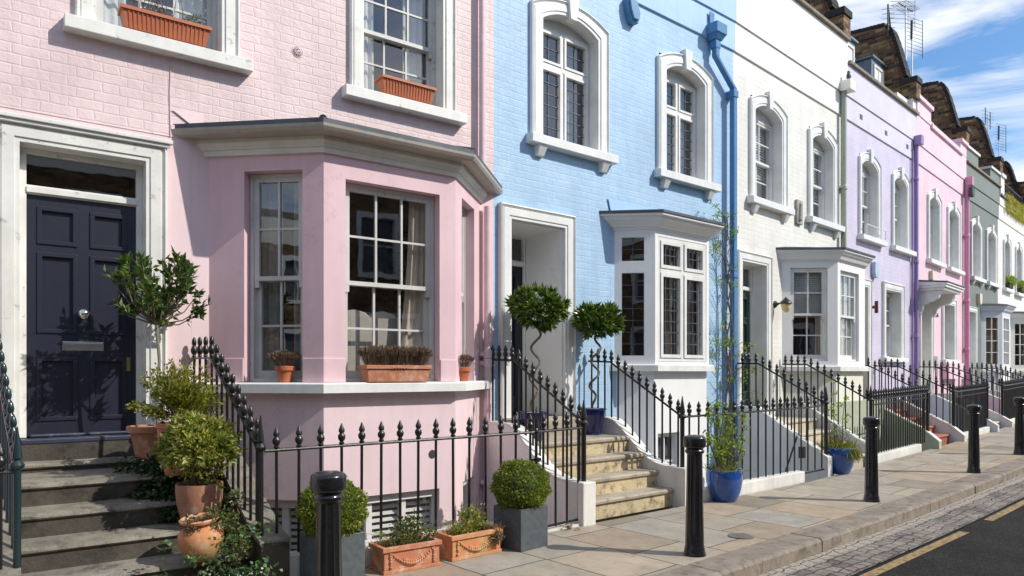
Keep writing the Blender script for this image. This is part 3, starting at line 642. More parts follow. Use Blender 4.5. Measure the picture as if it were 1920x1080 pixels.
# ------------------------------------------------------------------ bay windows
def bay(house, s0, s1, s2, s3, p, zs, zh, wins, mat_up, mat_low, style, low_z=-1.32, low_in=.03, wallq=.12, sill_q=.09, sill_mat='white_paint', ztop=3.45, low_holes=None, label=None):
    """wins: for each of the three faces a list of openings (t0, t1, z0, z1)"""
    path = [(s0, 0), (s1, p), (s2, p), (s3, 0)]
    fa = [face(path[i], path[i + 1]) for i in range(3)]
    body = MB(); 
    for k, (T, ln) in enumerate(fa):
        mb = MB(T); hs = wins[k]; thick(mb, 0, ln, zs, ztop, hs, -wallq, 0); body.v_off = len(body.v)
        n = len(body.v); body.v += mb.v; body.f += [tuple(i + n for i in f) for f in mb.f]
    b = body.build('bay_window', mat_up, house, label=label)
    ins = offset(path, -.01)
    mb = MB(); mb.prism(ins, ztop - .06, ztop - .004); mb.build('bay_ceiling', 'bay_white', b)
    # lower body
    lowp = offset(path, -low_in); low = MB(); lf_ = [face(lowp[i], lowp[i + 1]) for i in range(3)]
    for k, (T, ln) in enumerate(lf_):
        mb = MB(T); thick(mb, 0, ln, low_z, zs - .09, (low_holes or [[], [], []])[k], -.16, 0)
        n = len(low.v); low.v += mb.v; low.f += [tuple(i + n for i in f) for f in mb.f]
    low.build('bay_base', mat_low, b)
    cornice(b, path, [(-.14, zs - .09), (sill_q, zs - .09), (sill_q, zs - .012), (sill_q - .02, zs + .002), (-.14, zs + .004)], sill_mat, 'bay_sill')
    if style == 'gutter':
        cornice(b, path, [(-.1, ztop), (.03, ztop), (.032, ztop + .045), (.05, ztop + .05), (.055, ztop + .075), (.075, ztop + .10), (.075, ztop + .134), (-.1, ztop + .134)], 'cream_paint')
        cornice(b, path, [(.0, ztop + .135), (.15, ztop + .135), (.175, ztop + .132), (.205, ztop + .145), (.222, ztop + .17), (.225, ztop + .195), (.215, ztop + .199), (.0, ztop + .199)], 'gutter_dirty', 'gutter')
        roof = offset(path, .215); top = offset([(s0 + .25, 0), (s1 + .15, p * .45), (s2 - .15, p * .45), (s3 - .25, 0)], 0)
        mb = MB(); z0, z1 = ztop + .2, ztop + .38
        mb.grid([[(a, q, z0) for a, q in roof], [(a, q, z0 + .04) for a, q in roof], [(a, q + .005, z1) for a, q in top]]); mb.add([(a, q + .005, z1) for a, q in top], [(0, 1, 2, 3)])
        mb.build('bay_roof', 'lead', b)
        rl = MB()
        for a, c in ((roof[1], top[1]), (roof[2], top[2])): rl.tube([(a[0], a[1] - .01, z0 + .03), ((a[0] + c[0]) / 2, (a[1] + c[1]) / 2, (z0 + z1) / 2 + .025), (c[0], c[1], z1 + .01)], .036, 8)
        for f in (.33, .7): rl.tube([(roof[1][0] + (roof[2][0] - roof[1][0]) * f, roof[1][1] - .02, z0 + .025), (top[1][0] + (top[2][0] - top[1][0]) * f, top[1][1], z1)], .022, 8)
        rl.build('lead_roll', 'lead', b, smooth=True)
    else:
        q = style
        cornice(b, path, [(-.1, ztop), (.015, ztop), (.02, ztop + .03), (.05, ztop + .035), (.06, ztop + .055), (q * .55, ztop + .10), (q * .75, ztop + .12), (q * .78, ztop + .15), (q, ztop + .16), (q, ztop + .185), (-.1, ztop + .185)], mat_up if mat_up != 'bay_cream' else 'bay_white')
        roof = offset(path, q + .015); mb = MB(); z0 = ztop + .187
        top = offset([(s0 + .1, 0), (s1 + .05, p * .7), (s2 - .05, p * .7), (s3 - .1, 0)], 0)
        mb.grid([[(a, c, z0) for a, c in roof], [(a, c, z0 + .035) for a, c in roof], [(a, c + .005, z0 + .09) for a, c in top]]); mb.add([(a, c + .005, z0 + .09) for a, c in top], [(0, 1, 2, 3)]); mb.add([(a, c, z0) for a, c in roof], [(0, 1, 2, 3)])
        mb.build('bay_roof', 'lead', b)
    return b, fa, lf_

# ================================================================== 1. the pink house
F = PINK; hw = 3.51
W1 = (-4.20, -2.89); W2 = (-1.80, -.54)
holes = [(W1[0] + .06, W1[1] - .06, 4.39, 6.12), (W2[0] + .06, W2[1] - .06, 4.39, 6.12), (-4.63, -3.62, .6, 3.40), (-3.0, -.33, 1.36, 3.42), (-2.95, -.4, -1.2, .36)]
H1 = house_shell('terraced_house', F, holes, 'pink_brick', 'pink_stucco_pale', 8.2, 'pale pink brick house nearest the camera with navy door and wide canted bay window', lower=('pink_stucco_pale', 3.60))
for k, (a, lab) in enumerate(((W1, None), (W2, None))):
    upper_window(H1, a[0], a[1], .155, 'sash', (a[0] - .08, a[1] + .10), False, 'white_worn', 'sash_grey', 3, 'curtain_white')
doorway(H1, -4.575, -3.675, .97, 3.335, .165, .13, 'navy_paint', SIX, 'white_worn', zt=2.965, zb=.975, knob=(.505, .515), letter=(.5, .378, .38))
hd = MB(); hd.box(-4.78, -3.47, .05, .105, 3.50, 3.535); hd.box(-4.76, -3.49, .05, .085, 3.47, 3.50); hd.build('door_hood_moulding', 'white_worn', H1, bevel=.006)
dk = MB(); dk.box(-4.57, -3.68, -.10, .022, .93, .972); dk.box(-4.50, -3.74, -.16, -.10, .975, 1.0); dk.build('weather_board', 'navy_worn', H1, bevel=.01)
lk_ = MB(); lk_.box(-3.80, -3.77, -.152, -.14, 1.52, 1.64); lk_.box(-3.805, -3.76, -.152, -.138, 2.2, 2.27); lk_.build('door_lock', 'brass', H1, bevel=.004)
B = bay(H1, -3.15, -2.356, -.979, -.185, .75, 1.415, 3.3,
        [[(.34, .893, 1.415, 3.33)], [(.207, 1.053 + .14, 1.415, 3.27)], [(.25, .80, 1.415, 3.33)]], 'pink_stucco', 'pink_stucco_pale', 'gutter',
        wallq=.17, sill_q=.12, ztop=3.47, low_in=.0, low_holes=[[(.38, 1.0, -.9, .36)], [(.12, 1.19, -.9, .36)], [(.3, .8, -.9, .36)]])
b, fa, lo = B
for T_, x0_, x1_ in ((fa[0][0], .0, .335), (fa[0][0], .898, 1.098), (fa[1][0], -.006, .202), (fa[1][0], 1.198, 1.383)):
    pb = MB(T_); pb.box(x0_, x1_, -.01, .014, 1.42, 1.635); pb.build('pilaster_base', 'pink_stucco', b, bevel=.004)
sash(b, fa[0][0], .345, .888, 1.42, 3.325, -.13, 2, 2, 2, 'sash_grey', .5, .06, .02)
sash(b, fa[1][0], .212, 1.188, 1.42, 3.265, -.13, 3, 2, 2, 'sash_grey', .5, .06, .02)
sash(b, fa[2][0], .255, .795, 1.42, 3.325, -.13, 2, 2, 2, 'sash_grey', .5, .06, .02)
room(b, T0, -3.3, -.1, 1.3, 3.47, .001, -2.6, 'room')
curtain(b, fa[0][0], .38, .60, 1.45, 3.35, -.26, 'curtain_grey', 0, .03, .07); curtain(b, fa[0][0], .70, .88, 1.45, 3.35, -.26, 'curtain_grey', 0, .03, .07)
curtain(b, fa[1][0], 1.18, .98, 1.45, 3.3, -.22, 'curtain_cream', .8, .03, .06); curtain(b, fa[2][0], .3, .78, 1.45, 3.35, -.24, 'curtain_white', 0, .02, .06)
for T, ln, h_ in ((lo[0][0], 0, (.38, 1.0)), (lo[1][0], 0, (.12, 1.19)), (lo[2][0], 0, (.3, .8))):
    w_ = MB(T); w_.box(h_[0], h_[1], -.15, -.06, .28, .36); w_.box(h_[0], h_[1], -.15, -.09, -.38, -.33); w_.box(h_[0], h_[1], -.15, -.09, -.9, -.82)
    c = (h_[1] - h_[0]); nn = 3 if c > .9 else 2
    for i in range(nn + 1): xx = h_[0] + c * i / nn; w_.box(max(h_[0], xx - .03), min(h_[1], xx + .03), -.149, -.088, -.82, .28)
    w_.build('basement_window_frame', 'sash_white', b); panes(b, T, h_[0], h_[1], -.85, .3, -.12)
    blinds(b, T, h_[0], h_[1], -.85, .29, -.145, .062, 'blind', .45, 'shutter_blind')
room(b, T0, -3.1, -.25, -1.25, .42, .001, -1.6)
hr = MB(lambda x, y, z: fa[1][0](1.11 + x, .0 + z, .705 + y)) ; hr.lathe((0, 0, -.012), [(.042, 0), (.042, .016), (.036, .0165), (.003, .0165)], 18); hr.build('vent_hole', 'dark_metal', b, smooth=True)
lt_pipe(H1, -.205, .075, 3.62, 8.1, .038, 'pipe_pink'); lt_pipe(H1, -.135, .075, -.9, 3.42, .042, 'pipe_pink', (1.72, 1.62, .25))
fl = MB(); fl.box(-3.47, -3.2, 0.005, .02, 3.66, 3.70); fl.add([(-3.47, .02, 3.84), (-3.2, .02, 3.66), (-3.2, .012, 3.86)], [(0, 1, 2)]); fl.build('cement_flashing', 'pink_stucco_pale', H1)
cb = MB(); cb.tube([(-3.475, .012, 3.6), (-3.48, .012, 4.0), (-3.47, .012, 4.30), (-3.2, .014, 4.27), (-2.83, .016, 4.29)], .005, 6); cb.build('cable', 'pipe_pink', H1)
# chairs and little sill things behind the front sash
PSX = lambda x, p: ((x - 960) / 1340 * (PINK.O[1] + p * PINK.n[1]) - PINK.O[0] - p * PINK.n[0]) / (PINK.e[0] - (x - 960) / 1340 * PINK.e[1])
for i, (xx_, pp) in enumerate(((662, .42), (716, .36))):
    c = F.thing('dining_chair', PSX(xx_, pp), pp, 1.34, ('pale high-backed chair behind the pink bay window, nearer the lavender trough end', 'pale high-backed chair behind the pink bay window, right one of two')[i], 'chair', 'chairs inside the pink bay')
    cb_ = MB(); pl = [(-.2, .0), (.2, .0), (.21, .62), (.12, .70), (0, .73), (-.12, .70), (-.21, .62)]
    cb_.front([(a, z + .05) for a, z in pl], -.03, .03); cb_.build('backrest', 'furniture', c, bevel=.01)
    cb_ = MB(); cb_.box(-.2, .2, -.42, 0, -.0, .08); cb_.build('seat', 'furniture', c, bevel=.02)
    for lx in (-.18, .18):
        for ly in (-.38, -.03): cb_ = MB(); cb_.tube([(lx, ly, -.02), (lx, ly, -.36)], .018, 6); cb_.build('leg', 'bark', c)
# rosette
ro = F.thing('wall_rosette', -2.33, .0, 4.65, 'small raised sunburst rosette on the pink brick between the upstairs windows', 'rosette')
rb = MB(lambda x, y, z: (x, -z, y)); rb.lathe((0, 0, .004), [(.058, 0), (.058, .007), (.05, .008), (.048, .003)], 20); rb.lathe((0, 0, .004), [(.016, 0), (.014, .02), (.004, .024)], 10); rb.build('ring', 'pink_stucco_pale', ro, smooth=True)
for a in range(14):
    th = a * 2 * pi / 14; rb = MB(lambda x, y, z: (x, -z, y)); c_, s_ = cos(th), sin(th)
    rb.hexa([(c_ * .018 - s_ * .005, s_ * .025 + c_ * .006, 0), (c_ * .045 - s_ * .002, s_ * .045 + c_ * .002, 0), (c_ * .045 + s_ * .002, s_ * .045 - c_ * .002, 0), (c_ * .025 + s_ * .006, s_ * .025 - c_ * .006, 0),
             (c_ * .018 - s_ * .005, s_ * .025 + c_ * .006, .025), (c_ * .045 - s_ * .002, s_ * .045 + c_ * .002, .02), (c_ * .045 + s_ * .002, s_ * .045 - c_ * .002, .02), (c_ * .025 + s_ * .006, s_ * .025 - c_ * .006, .025)]); rb.build('ray', 'pink_stucco_pale', ro)

# ================================================================== 2. the blue house
F = BLUE
W1 = (.56, 1.93); W2 = (2.955, 4.27)
holes = [(W1[0] + .06, W1[1] - .06, 4.39, 6.12), (W2[0] + .06, W2[1] - .06, 4.39, 6.12), (.18, 1.20, .5, 3.40), (2.2, 3.9, 1.56, 3.42)]
H2 = house_shell('terraced_house', F, holes, 'blue_brick', 'blue_stucco', 8.2, 'sky blue brick house with leaded windows and a deep open porch')
upper_window(H2, *W1, .195, 'casement', (.50, 2.02), True, 'white_paint', 'sash_white', cur='curtain_grey'); upper_window(H2, *W2, .195, 'casement', (2.90, 4.36), True, 'white_paint', 'sash_white', cur='curtain_grey')
# deep porch
dr = doorway(H2, .24, 1.12, .97, 3.34, .17, .72, 'blue_black_door', FOUR, 'white_paint', zt=2.93, zb=.97, knob=(.12, .45))
pr = MB()
for a, b_ in ((.24, .262), (1.098, 1.12)):
    pr.box(a, b_, -.70, -.0, .97, 3.34)
pr.box(.262, 1.098, -.70, 0, 3.318, 3.34); pr.build('porch_lining', 'bay_white', H2)
st = MB(); st.box(.1, 1.3, -.05, .36, .60, .965); st.build('door_step', 'step_tread', H2, bevel=.02)
B = bay(H2, 2.075, 2.455, 3.66, 4.04, .39, 1.62, 3.4,
        [[(.10, .40, 1.74, 2.86), (.10, .40, 3.02, 3.34)], [(.06, 1.145, 1.66, 3.36)], [(.10, .42, 1.74, 2.86), (.10, .42, 3.02, 3.34)]], 'bay_white', 'bay_white', .20, wallq=.09, sill_q=.075, ztop=3.44, low_in=.03,
        low_holes=[[], [(.08, .55, -.1, .68)], []])
b, fa, lo = B
casement(b, fa[1][0], .065, 1.14, 1.665, 3.355, -.035, 2, 2.90, 4, 7, 2, 'sash_white', .045, .05)
for T, ln in (fa[0], fa[2]):
    ld = MB(T); ld.box(.245, .255, -.05, -.042, 1.74, 2.86); ld.box(.245, .255, -.05, -.042, 3.02, 3.34)
    for i in range(1, 7): z = 1.74 + 1.12 * i / 7; ld.box(.1, .42, -.051, -.043, z - .005, z + .005)
    ld.box(.1, .42, -.051, -.043, 3.175, 3.185); ld.build('lead_cames', 'lead', b); panes(b, T, .09, .43, 1.72, 3.36, -.055)
room(b, T0, 2.0, 4.1, 1.55, 3.44, .001, -2.2, 'room_brown')
curtain(b, fa[1][0], .12, .60, 1.66, 3.36, -.20, 'curtain_dark', 0, .02, .09); curtain(b, fa[1][0], .85, 1.1, 1.66, 3.36, -.20, 'curtain_dark', 0, .02, .09)
w_ = MB(lo[1][0]); w_.box(.08, .12, -.12, -.06, -.1, .68); w_.box(.51, .55, -.12, -.06, -.1, .68); w_.box(.12, .51, -.12, -.06, .62, .68); w_.box(.305, .325, -.12, -.08, -.1, .62); w_.box(.12, .51, -.12, -.08, .26, .29)
w_.build('basement_window_frame', 'sash_white', b); panes(b, lo[1][0], .1, .53, -.1, .66, -.11); room(b, lo[1][0], .0, .6, -.15, .75, -.165, -.6)
fs = MB(); fs.add([(2.0, .02, 3.63), (2.35, .02, 3.66), (3.2, .02, 3.72), (3.2, .02, 3.86), (1.93, .02, 3.86)], [(0, 1, 2, 3, 4)]); fs.build('cement_flashing', 'blue_stucco', H2)
# rainwater pipe with hopper
pp = MB(); pp.hexa([(4.15, .03, 6.60), (4.31, .03, 6.60), (4.31, .17, 6.60), (4.15, .17, 6.60), (4.11, .03, 6.68), (4.35, .03, 6.68), (4.35, .22, 6.68), (4.11, .22, 6.68)]); pp.box(4.10, 4.36, .03, .23, 6.682, 6.84); pp.box(4.17, 4.29, .035, .16, 6.48, 6.598)
pp.box(4.14, 4.26, .056, .07, 6.87, 7.05); pp.build('hopper', 'pipe_blue', H2, bevel=.01)
pp = MB(); pts = [(4.23, .11, 6.5), (4.23, .11, 6.36), (4.70, .11, 5.98), (4.70, .11, -1.2)]
for a, c in zip(pts, pts[1:]):
    w = .043; pp.hexa([(c[0] - w, c[1] - w, c[2]), (c[0] + w, c[1] - w, c[2]), (c[0] + w, c[1] + w, c[2]), (c[0] - w, c[1] + w, c[2]), (a[0] - w, a[1] - w, a[2]), (a[0] + w, a[1] - w, a[2]), (a[0] + w, a[1] + w, a[2]), (a[0] - w, a[1] + w, a[2])])
pp.box(4.64, 4.76, .0, .165, 5.84, 5.95); pp.box(4.64, 4.76, .0, .165, 3.0, 3.07); pp.build('downpipe', 'pipe_blue', H2, bevel=.008)
al = F.thing('alarm_box', 2.36, 0, 6.47, 'blue painted five-sided burglar alarm box high on the blue wall', 'alarm box')
a_ = MB(); hx = [(-.13, .15), (.05, .17), (.13, -.02), (.10, -.15), (-.03, -.15), (-.10, -.0)]; a_.front([(x * .95, z) for x, z in hx], .0, .10); a_.front([(x * .8, z * .8) for x, z in hx], .1, .13); a_.build('casing', 'bell_blue', al, bevel=.008)

# ================================================================== 3. the white house
F = WHITE
W1 = (.49, 1.80); W2 = (2.68, 3.96)
holes = [(W1[0] + .06, W1[1] - .06, 4.39, 6.12), (W2[0] + .06, W2[1] - .06, 4.39, 6.12), (.16, 1.10, .5, 3.38), (1.8, 4.1, 1.56, 3.42)]
H3 = house_shell('terraced_house', F, holes, 'white_brick', 'white_stucco', 8.2, 'off-white brick house with dark green door and boxy white bay')
upper_window(H3, *W1, .18, 'sash', (.42, 1.91), True, cur='blind'); upper_window(H3, *W2, .18, 'sash', (2.62, 4.10), True, cur='blind')
doorway(H3, .22, 1.03, .95, 3.325, .165, .22, 'green_door', FOUR, zt=2.90, zb=.955, knob=(.8, .44), letter=(.5, .22, .3))
B = bay(H3, 1.668, 2.35, 3.59, 4.27, .69, 1.63, 3.42,
        [[(.15, .80, 1.72, 3.36)], [(.12, .95, 1.72, 3.33)], [(.15, .80, 1.72, 3.36)]], 'bay_white', 'bay_cream', .15, wallq=.11, sill_q=.06, ztop=3.47, low_in=.03,
        low_holes=[[], [(.75, 1.0, 0, .6)], []])
b, fa, lo = B
sash(b, fa[0][0], .155, .795, 1.725, 3.355, -.07, 2, 2, 2); sash(b, fa[1][0], .125, .945, 1.725, 3.325, -.07, 3, 2, 2); sash(b, fa[2][0], .155, .795, 1.725, 3.355, -.07, 2, 2, 2)
room(b, T0, 1.6, 4.35, 1.55, 3.47, .001, -2.2, 'room_brown')
blinds(b, fa[0][0], .19, .76, 2.5, 3.33, -.16, .035); blinds(b, fa[1][0], .16, .92, 2.35, 3.3, -.16, .035)
curtain(b, fa[0][0], .17, .23, 1.75, 2.6, -.2, 'curtain_cream', .3); curtain(b, fa[0][0], .65, .78, 1.75, 2.6, -.2, 'curtain_cream', .0); curtain(b, fa[1][0], .5, .9, 1.75, 2.5, -.22, 'curtain_white', 0)
w_ = MB(lo[1][0]); w_.box(.75, .79, -.12, -.04, 0, .6); w_.box(.96, 1.0, -.12, -.04, 0, .6); w_.box(.79, .96, -.12, -.04, .54, .6); w_.build('basement_window_frame', 'sash_white', b); panes(b, lo[1][0], .77, .98, 0, .56, -.11)
pp = MB(); pp.box(4.02, 4.30, .057, .26, 7.10, 7.30); pp.build('hopper', 'white_stucco', H3, bevel=.01); lt_pipe(H3, 4.13, .09, -1.0, 7.1, .055, 'pipe_sage', (5.2, 3.9, 1.9)); pq = MB(); pq.box(4.22, 4.40, -.01, .045, -.9, 7.08); pq.build('pilaster_strip', 'white_stucco', H3, bevel=.006)
bi = F.thing('starling', 4.16, .17, 7.30, 'small black bird perched on the white rainwater hopper', 'bird')
bb = MB(); bb.lathe((0, 0, .0), [(.004, .035), (.03, .05), (.042, .085), (.04, .12), (.026, .15), (.03, .175), (.022, .2), (.004, .21)], 10, 1.5, 1.0); bb.hexa([(-.11, -.012, .045), (-.04, -.016, .06), (-.04, .016, .06), (-.11, .012, .045), (-.10, -.01, .055), (-.04, -.018, .09), (-.04, .018, .09), (-.10, .01, .055)]); bb.hexa([(.03, -.005, .18), (.075, -.001, .178), (.075, .001, .178), (.03, .005, .18), (.03, -.005, .19), (.075, -.001, .182), (.075, .001, .182), (.03, .005, .19)])
bb.tube([(-.005, -.014, 0), (0, -.012, .05)], .004, 5); bb.tube([(-.005, .014, 0), (0, .012, .05)], .004, 5); bb.build('body', 'bird_black', bi, smooth='all')
pl = F.thing('wall_plaque', 2.28, 0, 4.43, 'weathered carved stone plaque between the upstairs windows of the off-white house', 'plaque')
a_ = MB(); a_.box(-.11, .11, 0, .05, -.22, .22); a_.build('slab', 'plaque', pl, bevel=.01)
a_ = MB(); a_.hexa([(-.08, .05, -.17), (.0, .05, -.18), (.03, .09, -.16), (-.06, .1, -.15), (-.03, .05, .17), (.05, .05, .18), (.06, .08, .16), (.0, .09, .15)]); a_.build('relief', 'plaque', pl, bevel=.02)
wl = F.thing('wall_lamp', 1.40, 0, 2.70, 'black wall lantern with a round amber glass beside the green door', 'wall lamp')
a_ = MB(lambda x, y, z: (x, -z, y)); a_.lathe((0, 0, 0), [(.06, 0), (.06, .02), (.03, .03), (.028, .06)], 14); a_.build('wall_mount', 'iron', wl, smooth=True)
a_ = MB(); a_.tube([(0, .05, 0), (0, .12, .02), (0, .17, .05)], .016, 8); a_.lathe((0, .2, .0), [(.10, -.01), (.105, 0), (.09, .03), (.04, .075), (.012, .1), (.004, .12)], 18); a_.build('hood', 'iron', wl, smooth=True)
gm = plain('amber_glass', (.72, .58, .30), .15, var=.1); a_ = MB(); a_.lathe((0, .2, 0), [(.075, -.01), (.078, -.05), (.066, -.11), (.03, -.15), (.004, -.155)], 16); a_.build('glass_shade', 'amber_glass', wl, smooth=True)
# ================================================================== 4. the lilac house
F = LILAC
W1 = (.66, 1.86); W2 = (2.61, 3.73)
holes = [(W1[0] + .06, W1[1] - .06, 4.39, 6.12), (W2[0] + .06, W2[1] - .06, 4.39, 6.12), (.14, 1.20, .5, 3.38), (2.12, 3.25, 1.80, 3.44)]
H4 = house_shell('terraced_house', F, holes, 'lilac_brick', 'lilac_stucco', 7.76, 'lilac brick house with lead-clad dormers behind its parapet')
upper_window(H4, *W1, .15, 'sash', (.63, 2.02), False, cols=3); upper_window(H4, *W2, .15, 'sash', (2.54, 3.96), False, cols=3)
doorway(H4, .24, 1.10, .97, 3.33, .17, .25, 'green_door', FOUR, zt=2.9, zb=.975)
def ground_window(house, a0, a1, j, z0, z1, cols=2):
    w = MB(); w.box(a0 + j, a1 - j, -.26, -.2, z1 - .03, z1); w = w.build('window', 'sash_white', house)
    surround(w, T0, [(a0, z0), (a0, z1 + j), (a1, z1 + j), (a1, z0)], [(a0 + j, z0), (a0 + j, z1), (a1 - j, z1), (a1 - j, z0)], 'white_paint', .22, .05)
    sill(w, T0, a0 - .06, a1 + .06, z0 - .1, z0, .13, 'white_paint'); sash(w, T0, a0 + j + .002, a1 - j - .002, z0 + .01, z1 - .03, -.2, cols, 2, 2)
    room(w, T0, a0, a1, z0 - .1, z1 + .1, -.27, -1.7); curtain(w, T0, a0 + j, a0 + j + .35, z0, z1, -.38)
ground_window(H4, 2.03, 3.34, .17, 1.86, 3.38, 3)
pp = MB(); pp.box(3.98, 4.18, .057, .22, 7.0, 7.22); pp.build('hopper', 'pipe_lilac', H4, bevel=.01); lt_pipe(H4, 4.08, .08, -1, 7.0, .05, 'pipe_lilac', (6.2, 4.2, 2.4))
lt_pipe(H4, 3.93, .05, 1.0, 6.9, .02, 'pipe_lilac')
for vx in (.75, 2.2, 3.6):
    v_ = MB(); v_.box(vx - .07, vx + .07, .03, .036, 6.83, 6.93); v_.build('air_brick', 'slate', H4)
gr = MB(); gr.tube([(.75, .14, 4.62), (1.85, .14, 4.62)], .012, 6); gr.tube([(.75, .14, 4.42), (.75, .14, 4.62)], .012, 6); gr.tube([(1.85, .14, 4.42), (1.85, .14, 4.62)], .012, 6); gr.build('sill_guard_rail', 'white_paint', H4)
def mansard(house, W, z0, z1, p0, p1, dorm, mat='slate'):
    mb = MB(); mb.side([(p0, z0), (p1, z1), (p1 - 2.5, z1 + .05), (p1 - 2.5, z0)], .12, W - .12); r = mb.build('mansard_roof', mat, house)
    for d0, d1, dz0, dz1, dp in dorm:
        d = MB(); d.box(d0, d1, dp - 1.2, dp, dz0, dz1); d.box(d0 - .05, d1 + .05, dp - 1.3, dp + .06, dz1, dz1 + .05)
        o = d.build('dormer', 'zinc', house, bevel=.01)
        f = MB(); w = .06; f.box(d0 + .1, d0 + .1 + w, dp, dp + .03, dz0 + .1, dz1 - .12); f.box(d1 - .1 - w, d1 - .1, dp, dp + .03, dz0 + .1, dz1 - .12); f.box(d0 + .1 + w, d1 - .1 - w, dp, dp + .03, dz1 - .12 - w, dz1 - .12); f.box(d0 + .1 + w, d1 - .1 - w, dp, dp + .03, dz0 + .1, dz0 + .1 + w); f.box((d0 + d1) / 2 - .02, (d0 + d1) / 2 + .02, dp, dp + .02, dz0 + .1 + w, dz1 - .12 - w)
        f.build('dormer_window_frame', 'sash_white', o)
        f = MB(); f.quad(d0 + .14, d1 - .14, dp + .006, dz0 + .14, dz1 - .16); f.build('dormer_pane', 'blind', o)
mansard(H4, F.W, 7.5, 9.5, -.35, -1.2, [(.95, 2.1, 7.7, 9.05, -.6), (3.12, 3.95, 7.7, 9.05, -.6)])
def party_wall(house, s, flat=0, dz=0.0, mat='stock_brick', zb=8.14):
    """raking brick upstand between two roofs, with a chimney-like pier at the front"""
    pts = [(-.29, 7.6), (-.29, zb), (.11, zb), (.11, 8.6 + dz), (-.16, 8.62 + dz), (-.18, 8.72 + dz), (-.43, 9.72 + dz), (-.52, 9.98 + dz), (-.62, 10.09 + dz), (-1.45, 10.17 + dz), (-3.4, 10.3 + dz), (-3.4, 7.6)]
    mb = MB(); mb.side(pts, s - .17, s + .17); o = mb.build('party_wall', mat, house)
    c = MB(); rim = [(p[0], p[1]) for p in pts[5:11]]
    for a, b_ in zip(rim, rim[1:]):                       # brick-on-edge coping, laid brick by brick
        ln = hypot(b_[0] - a[0], b_[1] - a[1]); n = max(1, int(ln / .085)); nx_, nz_ = (a[1] - b_[1]) / ln, (b_[0] - a[0]) / ln
        if nz_ > 0 or nx_ < 0: nx_, nz_ = -nx_, -nz_
        nx_, nz_ = -nx_, -nz_
        if nz_ < 0: nx_, nz_ = -nx_, -nz_
        for i in range(n):
            f0, f1 = i / n, (i + .86) / n; h = .085 + random.uniform(-.004, .006)
            q = [(a[0] + (b_[0] - a[0]) * f0, a[1] + (b_[1] - a[1]) * f0), (a[0] + (b_[0] - a[0]) * f1, a[1] + (b_[1] - a[1]) * f1)]
            c.side([q[0], q[1], (q[1][0] + nx_ * h, q[1][1] + nz_ * h), (q[0][0] + nx_ * h, q[0][1] + nz_ * h)], s - .19, s + .19)
    c.build('brick_coping', 'brick_dark', o)
    t_ = MB()
    for a, b_ in zip(rim, rim[1:]): t_.hexa([(s - .21, a[0] - .0, a[1] - .22), (s - .17, a[0], a[1] - .22), (s - .17, b_[0], b_[1] - .22), (s - .21, b_[0], b_[1] - .22), (s - .21, a[0], a[1] - .17), (s - .17, a[0], a[1] - .17), (s - .17, b_[0], b_[1] - .17), (s - .21, b_[0], b_[1] - .17)])
    t_.build('tile_course', 'brick_red', o)
    k = MB(); k.box(s - .2, s + .2, -.26, .14, 8.52 + dz, 8.66 + dz); k.build('pier_cap', 'brick_dark', o, bevel=.01)
    return o
party_wall(H4, 4.16)
pwb = MB(); pwb.box(4.0, 4.4, -.20, .03, 7.6, 8.15); pwb.box(3.2, 4.0, -.34, -.06, 7.83, 8.1); pwb.build('parapet_end', 'far_white_stucco', H4)
# chimney on the white house
party_wall(H3, 4.24, 0, .12, zb=8.28)
def small_alarm(F, s, z, mat, lab, w=.2, h=.28):
    a = F.thing('alarm_box', s, 0, z, lab, 'alarm box'); m = MB(); hx = [(-w / 2, h / 2), (w / 2, h / 2), (w / 2, -h * .2), (w * .25, -h / 2), (-w * .25, -h / 2), (-w / 2, -h * .2)]
    m.front(hx, 0, .09); m.build('casing', mat, a, bevel=.012); return a
plain('pale_blue', (.45, .56, .70), .4); plain('cream_box', (.75, .68, .5), .5)
small_alarm(F, 1.52, 3.74, 'pale_blue', 'pale blue alarm box on the lilac wall beside the white bay roof', .26, .34)
tl = F.thing('wall_light', 1.42, 0, 2.93, 'small rust-brown up and down wall light on the lilac wall', 'wall light'); m = MB(); m.lathe((0, .1, -.13), [(.035, 0), (.038, .01), (.038, .25), (.035, .26)], 12); m.box(-.02, .02, 0, .08, -.03, .03); m.build('lamp_body', 'brick_red', tl, smooth=True)

# ================================================================== 5. the rose pink house
F = ROSE
W1 = (1.04, 2.27); W2 = (2.94, 4.27)
holes = [(W1[0] + .06, W1[1] - .06, 4.39, 6.12), (W2[0] + .06, W2[1] - .06, 4.39, 6.12), (.3, 1.36, .5, 3.38), (2.5, 3.7, 1.82, 3.44)]
H5 = house_shell('terraced_house', F, holes, 'rose_brick', 'rose_stucco', 7.80, 'rose pink house with a bracketed canopy over its pale door', coping=None)
upper_window(H5, *W1, .17, 'sash', (.97, 2.42), False, cols=3); upper_window(H5, *W2, .17, 'sash', (2.9, 4.42), False, cols=3)
doorway(H5, .42, 1.26, .97, 3.25, .14, .30, 'cream_paint', FOUR, zt=2.75, zb=.975); ground_window(H5, 2.41, 3.80, .17, 1.88, 3.38, 3)
cp = MB(); cp.box(.05, 1.62, 0, .62, 3.50, 3.56); cp.box(.0, 1.67, 0, .67, 3.56, 3.62); cp.side([(0, 3.66), (0, 3.74), (.70, 3.66), (.70, 3.62), (0, 3.62)], -.02, 1.69); o = cp.build('door_canopy', 'white_paint', H5, bevel=.006)
cp = MB(); cp.side([(0, 3.745), (.715, 3.665), (.715, 3.69), (0, 3.78)], -.03, 1.70); cp.build('canopy_roof', 'lead', o)
